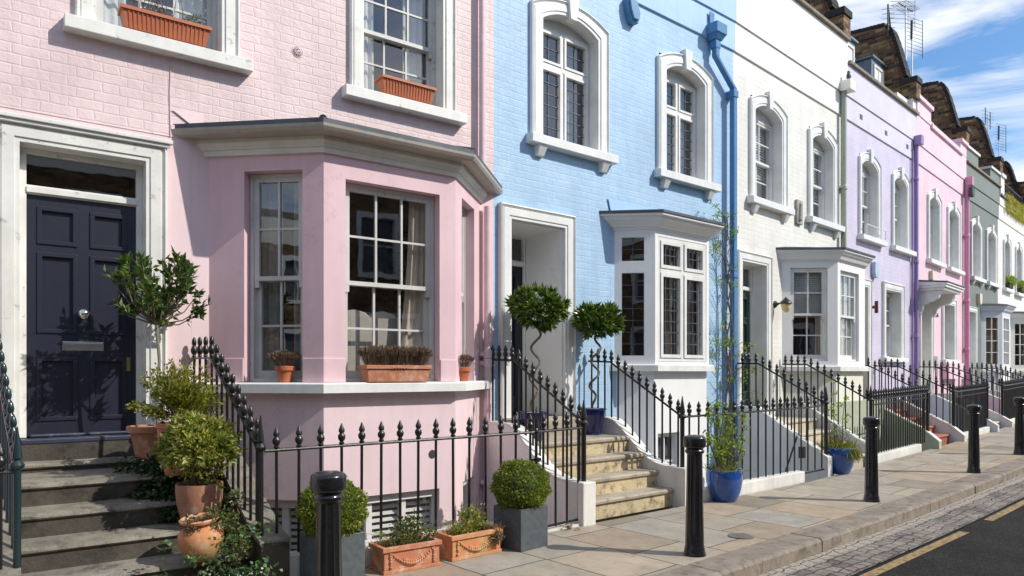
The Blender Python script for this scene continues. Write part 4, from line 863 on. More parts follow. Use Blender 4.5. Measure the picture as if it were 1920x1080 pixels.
for a in (.12, 1.38):
    cp = MB(); pr = [(0, 2.95), (.09, 2.97), (.13, 3.05), (.14, 3.15), (.22, 3.22), (.36, 3.25), (.47, 3.32), (.52, 3.42), (.52, 3.5), (0, 3.5)]; cp.side(pr, a, a + .16); cp.build('canopy_bracket', 'white_paint', o, bevel=.006)
cp = MB(); cp.box(.0, 1.4, -.3, .075, 7.80, 7.92); cp.box(1.15, 4.35, -.36, .11, 7.74, 7.86); cp.box(0, 1.2, -.3, .06, 7.8, 8.2); cp.box(-.02, 1.24, -.34, .12, 8.18, 8.28); cp.box(4.2, 4.9, -.3, .06, 7.8, 8.12); cp.box(4.15, 4.9, -.34, .12, 8.10, 8.2)
cp.build('parapet_cornice', 'rose_stucco', H5, bevel=.01)
pp = MB(); pp.box(4.72, 4.90, .057, .24, 6.95, 7.2); pp.build('hopper', 'pipe_rose', H5, bevel=.01); lt_pipe(H5, 4.80, .09, -1, 6.95, .07, 'pipe_rose', (5.5, 3.6, 2.2))
mansard(H5, F.W, 7.5, 9.4, -.5, -1.3, [(2.0, 3.2, 7.7, 9.0, -.7)])
gt_ = MB(); gt_.box(.1, 2.3, -.55, -.35, 8.72, 8.86); gt_.box(2.2, 2.4, -.5, -.3, 7.86, 8.75); gt_.build('dormer_gutter', 'white_paint', H5, bevel=.01)
party_wall(H5, 4.84, zb=8.22)
small_alarm(F, 1.35, 3.98, 'cream_box', 'cream alarm box above the canopy of the rose pink house', .24, .3)
small_alarm(F, 4.80, 6.75, 'dark_metal', 'black box fixed to the rose pink downpipe near the top', .3, .28).location = F.w(4.8, .17, 6.75)
mp_ = MB(); mp_.box(1.55, 1.75, 0, .10, 1.62, 1.95); mp_.build('entry_phone', 'aluminium', H5, bevel=.01)
sb = MB(); sb.box(2.35, 3.9, .02, .2, 1.35, 1.78); sb.build('window_shelf', 'rose_stucco', H5)
# house number
cu = bpy.data.curves.new('house_number', 'FONT'); cu.body = '71A'; cu.size = .26; cu.extrude = .012; cu.align_x = 'CENTER'
to = bpy.data.objects.new('tmp_number', cu); COL.objects.link(to); bpy.context.view_layer.update()
me = bpy.data.meshes.new_from_object(to); me.materials.clear(); me.materials.append(M['dark_letters']); bpy.data.objects.remove(to)
o = bpy.data.objects.new('house_number', me); COL.objects.link(o); o.parent = H5; o.location = (1.80, -.02, 2.98); o.rotation_euler = (pi / 2, 0, 0)

# ================================================================== 6. the grey-green house
F = GREY
W1 = (.65, 1.89); W2 = (2.48, 3.82)
holes = [(W1[0] + .06, W1[1] - .06, 4.39, 6.12), (W2[0] + .06, W2[1] - .06, 4.39, 6.12), (.2, 1.2, .5, 3.38), (2.2, 3.9, 1.56, 3.42)]
H6 = house_shell('terraced_house', F, holes, 'grey_brick', 'grey_stucco', 7.66, 'dark grey-green house with arched white window surrounds and stepped parapet')
upper_window(H6, *W1, .17, 'sash', (.60, 2.02), True); upper_window(H6, *W2, .17, 'sash', (2.44, 3.88), True)
doorway(H6, .30, 1.10, .97, 3.34, .15, .25, 'bay_bluish', FOUR, zt=2.9, zb=.975)
def glazed_bay(house, mat, s0=1.96, s1=2.46, s2=3.55, s3=4.05, p=.45, cur='blind'):
    b, fa, lo = bay(house, s0, s1, s2, s3, p, 1.62, 3.4, [[(.1, .58, 1.72, 3.3)], [(.12, .97, 1.72, 3.3)], [(.1, .58, 1.72, 3.3)]], mat, 'bay_white', .14, wallq=.09, sill_q=.06, ztop=3.42, low_in=.04)
    for k, (c, a1) in enumerate(((2, .58), (3, .97), (2, .58))):
        f = MB(fa[k][0]); a0 = .1 if k != 1 else .12
        f.box(a0, a0 + .05, -.05, .0, 1.72, 3.3); f.box(a1 - .05, a1, -.05, 0, 1.72, 3.3); f.box(a0 + .05, a1 - .05, -.05, 0, 1.72, 1.79); f.box(a0 + .05, a1 - .05, -.05, 0, 3.24, 3.3)
        for i in range(1, c): x = a0 + .05 + (a1 - a0 - .1) * i / c; f.box(x - .012, x + .012, -.045, -.005, 1.79, 3.24)
        for i in range(1, 4): z = 1.79 + 1.45 * i / 4; f.box(a0 + .05, a1 - .05, -.043, -.007, z - .012, z + .012)
        f.build('casement_frame', 'sash_white', b); panes(b, fa[k][0], a0, a1, 1.73, 3.29, -.026)
        if cur == 'blind': blinds(b, fa[k][0], a0 + .02, a1 - .02, 1.75, 3.26, -.12, .06, 'shutter_wood' if k == 0 else 'blind')
    room(b, T0, s0 - .05, s3 + .05, 1.55, 3.42, .001, -2)
plain('shutter_wood', (.40, .30, .18), .6)
glazed_bay(H6, 'bay_bluish')
cp = MB(); cp.box(0, 1.32, -.3, .06, 7.66, 8.10); cp.build('raised_parapet', 'grey_stucco', H6); cp = MB(); cp.box(2.8, 4.1, -.3, .06, 7.66, 8.06); cp.build('raised_parapet', 'grey_stucco', H6); cp = MB(); cp.box(0, 1.36, -.34, .11, 8.10, 8.17); cp.build('raised_coping', 'far_white_stucco', H6); cp = MB(); cp.box(2.76, 4.1, -.34, .11, 8.06, 8.13); cp.build('raised_coping', 'far_white_stucco', H6)
mansard(H6, F.W, 7.5, 8.9, -.8, -1.6, []); party_wall(H6, 4.06); small_alarm(F, 1.55, 3.78, 'cream_box', 'cream alarm box beside the bay roof of the grey-green house', .26, .34)
sk = MB(); sk.box(.3, 1.2, -1.2, -.6, 8.1, 8.45); sk.build('rooflight', 'zinc', H6, bevel=.01)

# ================================================================== 7. and 8. the far white houses
F = CREAM
W1 = (.75, 1.86); W2 = (2.70, 3.86)
holes = [(W1[0] + .06, W1[1] - .06, 4.39, 6.12), (W2[0] + .06, W2[1] - .06, 4.39, 6.12), (.2, 1.2, .5, 3.38), (2.0, 4.1, 1.56, 3.42)]
H7 = house_shell('terraced_house', F, holes, 'far_white_brick', 'far_white_stucco', 7.42, 'white house beyond the grey-green one with a planted roof terrace')
upper_window(H7, *W1, .15, 'sash', (.70, 1.95), False); upper_window(H7, *W2, .15, 'sash', (2.65, 3.95), False); doorway(H7, .30, 1.10, .97, 3.34, .15, .25, 'green_door', FOUR, zt=2.9, zb=.975)
glazed_bay(H7, 'bay_cream', 2.0, 2.5, 3.6, 4.1, .5, None)
cp = MB(); cp.box(-.02, .5, -.3, .09, 7.42, 8.05); cp.box(-.05, .55, -.34, .14, 8.05, 8.15); cp.build('parapet_pier', 'far_white_stucco', H7); party_wall(H7, 4.36, 0, -.55)
th = MB(); th.box(1.2, 4.3, -5, -3.2, 7.4, 8.9); th.build('roof_extension', 'far_white_stucco', H7)
rl = MB()
for i in range(13): rl.tube([(.7 + i * .28, .0, 7.48), (.7 + i * .28, .0, 8.0)], .01, 5)
rl.tube([(.6, 0, 8.0), (4.3, 0, 8.0)], .018, 6); rl.tube([(.6, 0, 7.6), (4.3, 0, 7.6)], .012, 6); rl.build('terrace_railing', 'iron', H7)
F = FAR; W1 = (.75, 1.9); W2 = (2.75, 3.9)
holes = [(W1[0] + .06, W1[1] - .06, 4.39, 6.12), (W2[0] + .06, W2[1] - .06, 4.39, 6.12), (.2, 1.2, .5, 3.38), (2.0, 4.1, 1.56, 3.42)]
H8 = house_shell('terraced_house', F, holes, 'far_white_brick', 'far_white_stucco', 7.4, 'farthest white house, at the right edge of the picture')
upper_window(H8, *W1, .15, 'sash', (.7, 1.98), False); upper_window(H8, *W2, .15, 'sash', (2.7, 3.98), False); doorway(H8, .30, 1.10, .97, 3.34, .15, .25, 'green_door', FOUR, zt=2.9, zb=.975); glazed_bay(H8, 'bay_cream', cur=None); party_wall(H8, 4.5, 0, -.5)

# ------------------------------------------------------------------ aerials
def aerial(F, s, p, z0, z1, kind, label, lean=0):
    a = F.thing('tv_aerial', s, p, z0, label, 'aerial', 'television aerials on the roofs'); h = z1 - z0
    m = MB(); m.tube([(0, 0, 0), (lean, 0, h)], .02, 8); m.build('mast', 'aluminium' if kind != 2 else 'dark_metal', a, smooth=True)
    m = MB()
    if kind == 0:   # yagi with grid reflector
        m.tube([(-.55, 0, h - .1), (.55, 0, h + .05)], .012, 5)
        for i in range(9): x = -.5 + i * .12; zz = h - .09 + (x + .5) * .13; m.tube([(x, -.2, zz), (x, .2, zz)], .006, 4)
        for i in range(8): m.tube([(-.45, -.22, h - .5 + i * .11), (.0, .22, h - .52 + i * .11)], .005, 4); m.tube([(.0, .22, h - .52 + i * .11), (.4, .1, h - .48 + i * .11)], .005, 4)
    elif kind == 1:
        for i in range(10): zz = h - .55 + i * .1; m.tube([(-.28, -.05, zz), (.45, .12, zz + .03)], .006, 4)
        m.tube([(.45, .12, h - .6), (.45, .12, h + .42)], .009, 4); m.tube([(-.05, 0, h - .2), (-.02, 0, h + .3)], .03, 6)
    elif kind == 2:
        m.tube([(0, 0, h), (.25, 0, h - .8)], .02, 6)
        for i in range(7): m.tube([(-.05, -.12, h - .1 - i * .12), (.1, .12, h - .1 - i * .12)], .006, 4)
    else:
        for x in (-.32, .32): m.tube([(x, 0, h - .45), (x, 0, h + .15)], .016, 5)
        m.tube([(-.32, 0, h - .2), (.32, 0, h - .15)], .012, 5)
        for i in range(5): m.tube([(-.32, -.1, h - .4 + i * .12), (.32, .1, h - .4 + i * .12)], .005, 4)
    m.build('elements', 'dark_metal', a); return a
_r = LILAC
def at_px(x, y0, y1, d):      # helper: roof object at depth d
    X = (x - 960) / 1340 * d; return X, d, EYE + (700 - y0) / 1340 * d, EYE + (700 - y1) / 1340 * d
for (x, yb, yt, d, kind, lab) in ((1665, 62, 8, 17.6, 2, 'short dark aerial with a folded dipole on the brick ridge of the lilac house'), (1698, 150, 12, 18.6, 0, 'tall grey aerial with long crossed elements behind the brick pier'),
        (1710, 152, 60, 18.9, 1, 'shorter white-masted aerial with comb-like grid behind the brick pier'), (1852, 290, 214, 25.2, 3, 'thin far aerial with two upright rods over the grey-green roof'), (1873, 300, 252, 25.8, 1, 'low far aerial with a tilted grid near the right edge')):
    X, Y, z0, z1 = at_px(x, yb, yt, d); a = aerial(_r, 0, 0, z0 - (1.2 if kind != 2 else .1), z1, kind, lab); a.location = (X, Y, z0 - (1.2 if kind != 2 else .1))
# ------------------------------------------------------------------ steps, side walls and railings
def interp(pts, x):
    if x <= pts[0][0]: return pts[0][1]
    for (a, b), (c, d) in zip(pts, pts[1:]):
        if a <= x <= c: return b + (d - b) * (x - a) / (c - a)
    return pts[-1][1]
def front_steps(F, sl, sr, treads, tread_mat, riser_mat, cheeks, label, group='flights of steps up to the front doors', nose=.03, worn=0.0):
    """treads: (front p, top z) from the top down; cheeks: (s0, s1, profile[(p,z)], face mat)"""
    t = F.thing('front_steps', (sl + sr) / 2, 0, 0, label, 'steps', group); c = (sl + sr) / 2
    pz = treads + [(treads[-1][0] + .25, -.02)]; back = 0.0
    for i, (p, z) in enumerate(treads):
        h = z - pz[i + 1][1]; pb = treads[i - 1][0] - .02 if i else -.1
        m = MB(); n = 14; rows = []
        for k in range(n + 1):
            a = sl - c + (sr - sl) * k / n; dip = worn * (1 - (2 * k / n - 1) ** 2) + random.uniform(-1, 1) * worn * .15
            rows.append([(a, pb, z - .055), (a, pb, z), (a, p - .05, z - dip * .5), (a, p + nose - .015 - dip * .4, z - dip), (a, p + nose - dip * .3, z - .018 - dip), (a, p + nose - .004, z - .042), (a, p + nose - .02, z - .055)])
        m.grid(rows, True); m.add(rows[0], [tuple(range(7))]); m.add(rows[-1], [tuple(range(6, -1, -1))]); o = m.build('tread', tread_mat, t, smooth=True)
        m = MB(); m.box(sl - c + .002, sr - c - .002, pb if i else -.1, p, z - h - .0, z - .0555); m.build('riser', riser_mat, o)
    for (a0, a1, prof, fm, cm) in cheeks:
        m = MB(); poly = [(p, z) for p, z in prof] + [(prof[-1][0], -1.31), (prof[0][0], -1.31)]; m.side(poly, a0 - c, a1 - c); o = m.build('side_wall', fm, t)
        m = MB(); P = prof; rows = [[(x, p, z) for x in (a0 - c - .008, a1 - c + .008)] for p, z in P]
        top = [[(a0 - c - .008, p, z - .012), (a0 - c - .008, p, z + .016), (a1 - c + .008, p, z + .016), (a1 - c + .008, p, z - .012)] for p, z in P]
        m.grid(top, True); m.add(top[0], [(0, 1, 2, 3)]); m.add(top[-1], [(3, 2, 1, 0)]); m.build('side_wall_capping', cm, o)
    return t
PINE = [(.012, 0), (.021, .008), (.021, .016), (.013, .024), (.025, .038), (.030, .056), (.028, .072), (.018, .084), (.016, .09), (.024, .10), (.023, .117), (.015, .135), (.011, .145), (.003, .165)]
URN = [(.012, 0), (.02, .01), (.014, .022), (.028, .045), (.031, .065), (.022, .09), (.014, .105), (.019, .115), (.021, .135), (.015, .165), (.004, .18)]
SPEAR = [(.009, 0), (.016, .008), (.009, .016), (.015, .035), (.018, .055), (.012, .08), (.003, .12)]
def bumpy(prof, seg=10):
    return prof
def railing(name, path, base, spacing, fin, label, posts=(), mat='iron', rail_r=.013, low=None, group='black iron railings along the street', skip0=.5, r=.0115, flat=False, extra=None):
    """path: world (X, Y, z of the top rail); base(X, Y, k) gives the foot height"""
    O = path[0]; g0 = 0; t = empty(name, (O[0], O[1], ground(O[0], O[1])), 0, label, 'railing', group); oz = ground(O[0], O[1])
    W_ = lambda x, y, z: (x, y, z); R = lambda p: (p[0] - O[0], p[1] - O[1], p[2] - oz)
    m = MB(W_)
    if flat:
        for a, b in zip(path, path[1:]):
            A, B_ = Vector(R(a)), Vector(R(b)); d = (B_ - A).normalized(); n = Vector((-d.y, d.x, 0)).normalized() * .022; u = d.cross(n.normalized()).normalized() * .008
            m.hexa([tuple(A - n - u), tuple(A + n - u), tuple(A + n + u), tuple(A - n + u), tuple(B_ - n - u), tuple(B_ + n - u), tuple(B_ + n + u), tuple(B_ - n + u)])
    else: m.tube([R(p) for p in path], rail_r, 8)
    m.build('top_rail', mat, t)
    L_ = [0]
    for a, b in zip(path, path[1:]): L_.append(L_[-1] + hypot(b[0] - a[0], b[1] - a[1]))
    n = max(1, round((L_[-1]) / spacing)); k = 0
    for i in range(n):
        d = (i + skip0) * L_[-1] / n
        X = interp(list(zip(L_, [p[0] for p in path])), d); Y = interp(list(zip(L_, [p[1] for p in path])), d); Z = interp(list(zip(L_, [p[2] for p in path])), d)
        zb = base(X, Y); m = MB(W_); jx, jy = random.uniform(-.003, .003), random.uniform(-.003, .003)
        m.tube([(X - O[0] + jx, Y - O[1] + jy, zb - oz - .01), (X - O[0], Y - O[1], Z - oz + .012)], r, 8)
        m.lathe((X - O[0], Y - O[1], Z - oz + .008), fin, 10); m.build('picket', mat, t, smooth=True)
    for X, Y, zb, zt, rr in [(q_[0], q_[1], *q_[-3:]) for q_ in posts]:
        m = MB(W_); x, y = X - O[0], Y - O[1]
        m.tube([(x, y, zb - oz - .01), (x, y, zt - oz)], rr, 12)
        m.lathe((x, y, zt - oz - .01), [(rr, 0), (rr * 1.7, .012), (rr * 1.9, .03), (rr * 1.3, .05), (rr * .9, .06), (rr * 1.3, .07), (rr * 1.25, .085), (.004, .26)], 12); m.build('post', mat, t, smooth=True)
    if low:
        m = MB(W_); a, b = low; m.tube([(a[0] - O[0], a[1] - O[1], a[2] - oz), (b[0] - O[0], b[1] - O[1], b[2] - oz)], .013, 6); m.build('bottom_rail', mat, t)
    return t
def plinth(pts, h, mat, label, w=.14, g='low plinths under the railings'):
    """painted retaining wall under a railing; pts are world (X, Y)"""
    O = pts[0]; t = None; m = MB(lambda x, y, z: (x, y, z))
    for a, b in zip(pts, pts[1:]):
        d = Vector((b[0] - a[0], b[1] - a[1])).normalized(); n = Vector((-d.y, d.x)) * w / 2; ga, gb = ground(*a[:2]), ground(*b[:2]); c = []
        for (p, z) in ((a, -1.31), (b, -1.31)): pass
        A, B_ = Vector((a[0] - O[0], a[1] - O[1])), Vector((b[0] - O[0], b[1] - O[1]))
        q = [A - n, B_ - n, B_ + n, A + n]; zt = [ga + h, gb + h, gb + h, ga + h]
        m.hexa([(v.x, v.y, -1.31) for v in q] + [(v.x, v.y, z) for v, z in zip(q, zt)])
    o = m.build('railing_plinth', mat, bevel=.012, loc=(O[0], O[1], 0)); return tag(o, label, 'plinth', g)
def w3(F, s, p, z): q = F.w(s, p); return (q[0], q[1], z)
# ---- pink house
PC = [(.0, .96), (.14, .96), (1.62, .33), (1.80, .30)]
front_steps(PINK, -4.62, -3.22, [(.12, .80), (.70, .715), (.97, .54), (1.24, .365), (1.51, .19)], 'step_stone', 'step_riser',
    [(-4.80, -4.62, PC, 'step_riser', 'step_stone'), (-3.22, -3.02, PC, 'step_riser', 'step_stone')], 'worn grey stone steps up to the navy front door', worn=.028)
bse = lambda X, Y: interp(PC, PINK.inv(X, Y)[1])
railing('stair_railing', [w3(PINK, -3.30, .0, 1.635), w3(PINK, -3.24, .50, 1.63), w3(PINK, -3.19, 1.68, .945)], bse, .145, URN, 'black iron stair railing with urn finials beside the potted shrubs', [(*PINK.w(-3.19, 1.68), .3, .95, .021)], flat=True)
railing('stair_railing', [w3(PINK, -4.74, .0, 1.635), w3(PINK, -4.72, .50, 1.63), w3(PINK, -4.63, 1.68, .925)], bse, .145, URN, 'teal-tinged black stair railing at the left edge of the photo', [(*PINK.w(-4.63, 1.68), .3, .93, .021)], 'iron_teal', flat=True)
railing('railing', [w3(PINK, -4.63, 1.68, .91), w3(PINK, -6.6, 1.68, .91)], lambda X, Y: .18, .165, PINE, 'iron railing running off the left edge from the spiked post')
plinth([PINK.w(-4.8, 1.69), PINK.w(-8, 1.69)], .18, 'plinth_white', 'white plinth left of the grey stone steps')
B0 = BLUE.w(-.07, 1.56); G0 = PINK.w(-.66, 1.66)
railing('railing', [w3(PINK, -3.16, 1.68, .94), (G0[0], G0[1], .955), (B0[0], B0[1], .96)], lambda X, Y: .17 if PINK.inv(X, Y)[0] < -.70 else .05, .167, PINE, 'black railing with pine-cone finials in front of the pink bay',
        [(G0[0], G0[1], .02, .94, .014)], low=((G0[0], G0[1], .055), (B0[0], B0[1], .055)))
plinth([PINK.w(-3.02, 1.69), PINK.w(-.74, 1.67)], .175, 'plinth_white', 'white plinth behind the terracotta troughs')
gl = MB(); gl.box(-.02, .02, .0, .03, -.02, .02); gl.box(-.07, .05, .0, .012, -.012, .012); o = gl.build('gate_latch', 'iron', bpy.data.objects['railing.001'] if 'railing.001' in bpy.data.objects else None, loc=None)
_p = bpy.data.objects['railing.001']; o.location = (G0[0] - _p.location.x, G0[1] - _p.location.y - .02, .70); o.rotation_euler = (0, 0, PINK.r)
low_ = MB(lambda x, y, z: (x, y, z)); a_, b_ = PINK.w(-.74, 1.62), BLUE.w(-.14, 1.56)
d_ = Vector((b_[0] - a_[0], b_[1] - a_[1])); n_ = Vector((-d_.y, d_.x)).normalized() * .05
low_.hexa([(-n_.x, -n_.y, -1.3), (d_.x - n_.x, d_.y - n_.y, -1.3), (d_.x + n_.x, d_.y + n_.y, -1.3), (n_.x, n_.y, -1.3), (-n_.x, -n_.y, .02), (d_.x - n_.x, d_.y - n_.y, .02), (d_.x + n_.x, d_.y + n_.y, .02), (n_.x, n_.y, .02)])
tag(low_.build('gate_sill', 'plinth_white', loc=(a_[0], a_[1], 0)), 'low white sill under the gate beside the clipped box ball', 'sill')
# ---- blue house
BC = [(.0, .93), (.42, .93), (.52, .91), (.65, .83), (.8, .70), (.95, .57), (1.1, .475), (1.25, .425), (1.42, .41), (1.62, .41)]
front_steps(BLUE, .0, 1.48, [(.78, .74), (1.0, .555), (1.22, .37), (1.44, .185)], 'step_tread', 'step_yellow',
    [(-.15, .0, [q for q in BC if q[0] < 1.5] + [(1.45, .41)], 'cheek_pink', 'plinth_white'), (1.48, 1.63, BC, 'plinth_white', 'plinth_white')], 'yellow-stained stone steps between white curving side walls')
bse = lambda X, Y: interp(BC, BLUE.inv(X, Y)[1])
pb_ = MB(); pb_.box(-.165, .015, 1.44, 1.65, -1.3, .425); tag(pb_.build('post_base', 'plinth_white', loc=BLUE.w(0, 0, 0), rotz=BLUE.r, bevel=.012), 'white block under the gate post at the foot of the yellow-stained steps', 'post base')
railing('stair_railing', [w3(BLUE, -.07, .02, 1.66), w3(BLUE, -.07, .46, 1.645), w3(BLUE, -.07, 1.56, 1.0)], bse, .118, PINE, 'left of the two sloping railings on the steps of the blue house', [(*BLUE.w(-.07, 1.56), .41, .99, .026)])
railing('stair_railing', [w3(BLUE, 1.56, .02, 1.66), w3(BLUE, 1.56, .40, 1.645), w3(BLUE, 1.56, 1.52, 1.0)], bse, .118, PINE, 'sloping railing in front of the white bay of the blue house', [(*BLUE.w(1.56, 1.52), .41, .99, .026)])
E_ = WHITE.w(-.08, 1.5)
railing('railing', [w3(BLUE, 1.60, 1.52, 1.0), (BLUE.w(4.5, 1.48)[0], BLUE.w(4.5, 1.48)[1], 1.02), (E_[0], E_[1], 1.05)], lambda X, Y: .12 + ground(X, Y), .18, PINE, 'black railing between the two blue pots', low=(w3(BLUE, 4.0, 1.48, .1), (E_[0], E_[1], .12)))
plinth([BLUE.w(1.63, 1.53), BLUE.w(4.2, 1.5)], .14, 'plinth_white', 'white plinth behind the bigger rose pot')
# ---- white house
def straight(g): return [(.0, .97), (.45, .97), (1.40, .36 + g * .5), (1.56, .24 + g)]
g = ground(*WHITE.w(.8, 1.5)); SC = straight(g)
TR = lambda g: [(.66, .75), (.92, g + (.75 - g) * .75), (1.18, g + (.75 - g) * .5), (1.44, g + (.75 - g) * .25)]
front_steps(WHITE, .02, 1.56, TR(g), 'step_cream', 'step_cream', [(-.13, .02, SC, 'cheek_white', 'plinth_white'), (1.56, 1.71, SC, 'cheek_white', 'plinth_white')], 'cream stone steps with straight white side walls, behind the lavender pot')
bse = lambda X, Y: interp(SC, WHITE.inv(X, Y)[1])
railing('stair_railing', [w3(WHITE, -.06, .02, 1.66), w3(WHITE, -.06, .46, 1.65), w3(WHITE, -.06, 1.5, 1.06)], bse, .118, PINE, 'nearer of the two sloping railings before the dark green door', [(*WHITE.w(-.06, 1.5), .2, 1.06, .026)])
railing('stair_railing', [w3(WHITE, 1.64, .02, 1.66), w3(WHITE, 1.64, .46, 1.65), w3(WHITE, 1.64, 1.5, 1.06)], bse, .118, PINE, 'sloping railing in front of the boxy white bay', [(*WHITE.w(1.64, 1.5), .2, 1.06, .026)])
E1 = LILAC.w(.0, 1.5)
for dz_, nm in ((0, 0),):
    railing('railing', [w3(WHITE, 1.70, 1.5, 1.07), (E1[0], E1[1], 1.13)], lambda X, Y: .12 + ground(X, Y), .115, PINE, 'close-set black railing behind the third bollard', [(*LILAC.w(.02, 1.5), .15, 1.14, .026)], low=(w3(WHITE, 1.70, 1.5, .99), (E1[0], E1[1], 1.05)))
plinth([WHITE.w(1.71, 1.51), LILAC.w(-.6, 1.51)], .13, 'plinth_white', 'cream plinth behind the third bollard')
gs = bpy.data.objects['railing.002']; a0_, a1_, a2_ = w3(BLUE, 4.22, 1.44, .62), w3(BLUE, 3.92, 1.44, .16), w3(BLUE, 4.30, 1.47, .40); ql = gs.location
m = MB(lambda x, y, z: (x, y, z)); m.tube([(a0_[0] - ql.x, a0_[1] - ql.y, a0_[2]), (a1_[0] - ql.x, a1_[1] - ql.y, a1_[2])], .012, 6); m.build('gate_stay', 'iron', gs)
m = MB(); m.box(-.05, .05, -.03, .03, -.08, .08); o = m.build('lock_box', 'iron', gs, bevel=.006); o.location = (a2_[0] - ql.x, a2_[1] - ql.y, a2_[2]); o.rotation_euler = (0, 0, BLUE.r)
sw = MB(); sw.box(1.72, 4.4, .7, .78, -1.3, 1.0); tag(sw.build('area_wall', 'cheek_green', loc=WHITE.w(0, 0, 0), rotz=WHITE.r), 'pale green area wall seen through the close-set railing', 'wall')
def far_set(F, nxt, mats, lab, gate, sr=1.56):
    g = ground(*F.w(.8, 1.5)); SC = [(.0, .97), (.45, .97), (1.50, .36 + g * .5), (1.72, .12 + g)]
    front_steps(F, .06, sr, TR(g), mats[0], mats[0], [(-.09, .06, SC, mats[1], 'plinth_white'), (sr, sr + .15, SC, mats[2], 'plinth_white')], lab[0])
    bse = lambda X, Y: interp(SC, F.inv(X, Y)[1])
    railing('stair_railing', [w3(F, -.02, .02, 1.66), w3(F, -.02, .46, 1.65), w3(F, -.02, 1.5, 1.0 + g)], bse, .12, PINE, lab[1], [(*F.w(-.02, 1.5), g + .1, 1.0 + g, .026)])
    railing('stair_railing', [w3(F, sr + .08, .02, 1.66), w3(F, sr + .08, .46, 1.65), w3(F, sr + .08, 1.5, 1.0 + g)], bse, .12, PINE, lab[2], [(*F.w(sr + .08, 1.5), g + .1, 1.0 + g, .03)])
    E2 = nxt.w(-.05, 1.5); g2 = ground(*E2[:2])
    railing('railing', [w3(F, sr + .16, 1.5, 1.0 + g), (E2[0], E2[1], 1.0 + g2)], lambda X, Y: .10 + ground(X, Y), .10, SPEAR, lab[3], [(E2[0], E2[1], g2 + .1, .99 + g2, .035)], low=(w3(F, sr + .16, 1.5, .90 + g), (E2[0], E2[1], .90 + g2)))
    plinth([F.w(sr + .15, 1.51), nxt.w(-.15, 1.51)], .12, 'plinth_white', lab[4])
far_set(LILAC, ROSE, ('step_red', 'cheek_green', 'cheek_white'), ('terracotta red steps of the lilac house', 'first sloping railing beside the terracotta red steps', 'sloping railing on the far side of the terracotta red steps', 'dense spear-topped railing behind the fourth bollard', 'white plinth behind the fourth bollard'), 0)
far_set(ROSE, GREY, ('step_cream', 'cheek_white', 'cheek_white'), ('pale steps of the rose pink house', 'sloping railing on the near side of the rose pink house steps', 'sloping railing on the far side of the rose pink house steps', 'dense spear-topped railing in front of the grey-green house, near the fifth bollard', 'white plinth beyond the rose pink house steps'), 0)
far_set(GREY, CREAM, ('step_cream', 'cheek_white', 'cheek_white'), ('farthest flight of pale steps in view, at the grey-green house', 'near railing on the grey-green house steps', 'far railing on the grey-green house steps', 'spear-topped railing running off the right edge', 'white plinth running off the right edge'), 0)
for F, m_, lb in ((ROSE, 'magenta', 'magenta painted area wall below the rose pink house'), (LILAC, 'cheek_grey', 'grey area wall below the lilac house')):
    sw = MB(); sw.box(1.75, F.W - .15, .03, .08, -1.3, .78); tag(sw.build('area_wall', m_, loc=F.w(0, 0, 0), rotz=F.r), lb, 'wall')

# ------------------------------------------------------------------ bollards
def bollard_parts():
    a = MB(); rows = []
    for z, r in [(.03, .086), (.05, .084), (.075, .078)] + [(.09 + .74 * i / 6, .076 - .014 * i / 6) for i in range(7)]:
        fl = 0 if z < .08 else 1; rows.append([((r - fl * .006 * (j % 2)) * cos(2 * pi * j / 24), (r - fl * .006 * (j % 2)) * sin(2 * pi * j / 24), z) for j in range(24)])
    a.grid(rows, True); sh = a
    b = MB(); b.lathe((0, 0, 0), [(.093, -.02), (.093, .012), (.088, .022), (.086, .034)], 28)
    c = MB(); c.lathe((0, 0, .83), [(.064, 0), (.066, .008), (.076, .015), (.079, .026), (.076, .036), (.069, .044), (.069, .05), (.086, .062), (.0915, .069), (.092, .076), (.092, .130), (.090, .139), (.083, .148), (.055, .158), (.003, .163)], 28)
    return sh, b, c
def bollard(X, Y, label, lean=0):
    t = empty('bollard', (X, Y, ground(X, Y)), random.uniform(0, 1), label, 'bollard', 'black cast iron bollards along the kerb'); t.rotation_euler[0] = lean
    s, b, c = bollard_parts(); s.build('shaft', 'bollard_black', t, smooth=True); b.build('foot', 'bollard_black', t, smooth=True); c.build('cap', 'bollard_black', t, smooth=True); return t
for X, Y, lb in ((-.955, 3.72, 'nearest black bollard, cut off by the bottom edge in front of a grey box planter'), (1.51, 5.91, 'black bollard on the pavement before the yellow-stained steps'), (4.21, 8.37, 'third black bollard, to the right of the lavender pot'),
        (6.72, 10.40, 'fourth black bollard along the kerb, before the red steps'), (8.75, 12.32, 'last black bollard, at the right edge of the photo')): bollard(X, Y, lb)

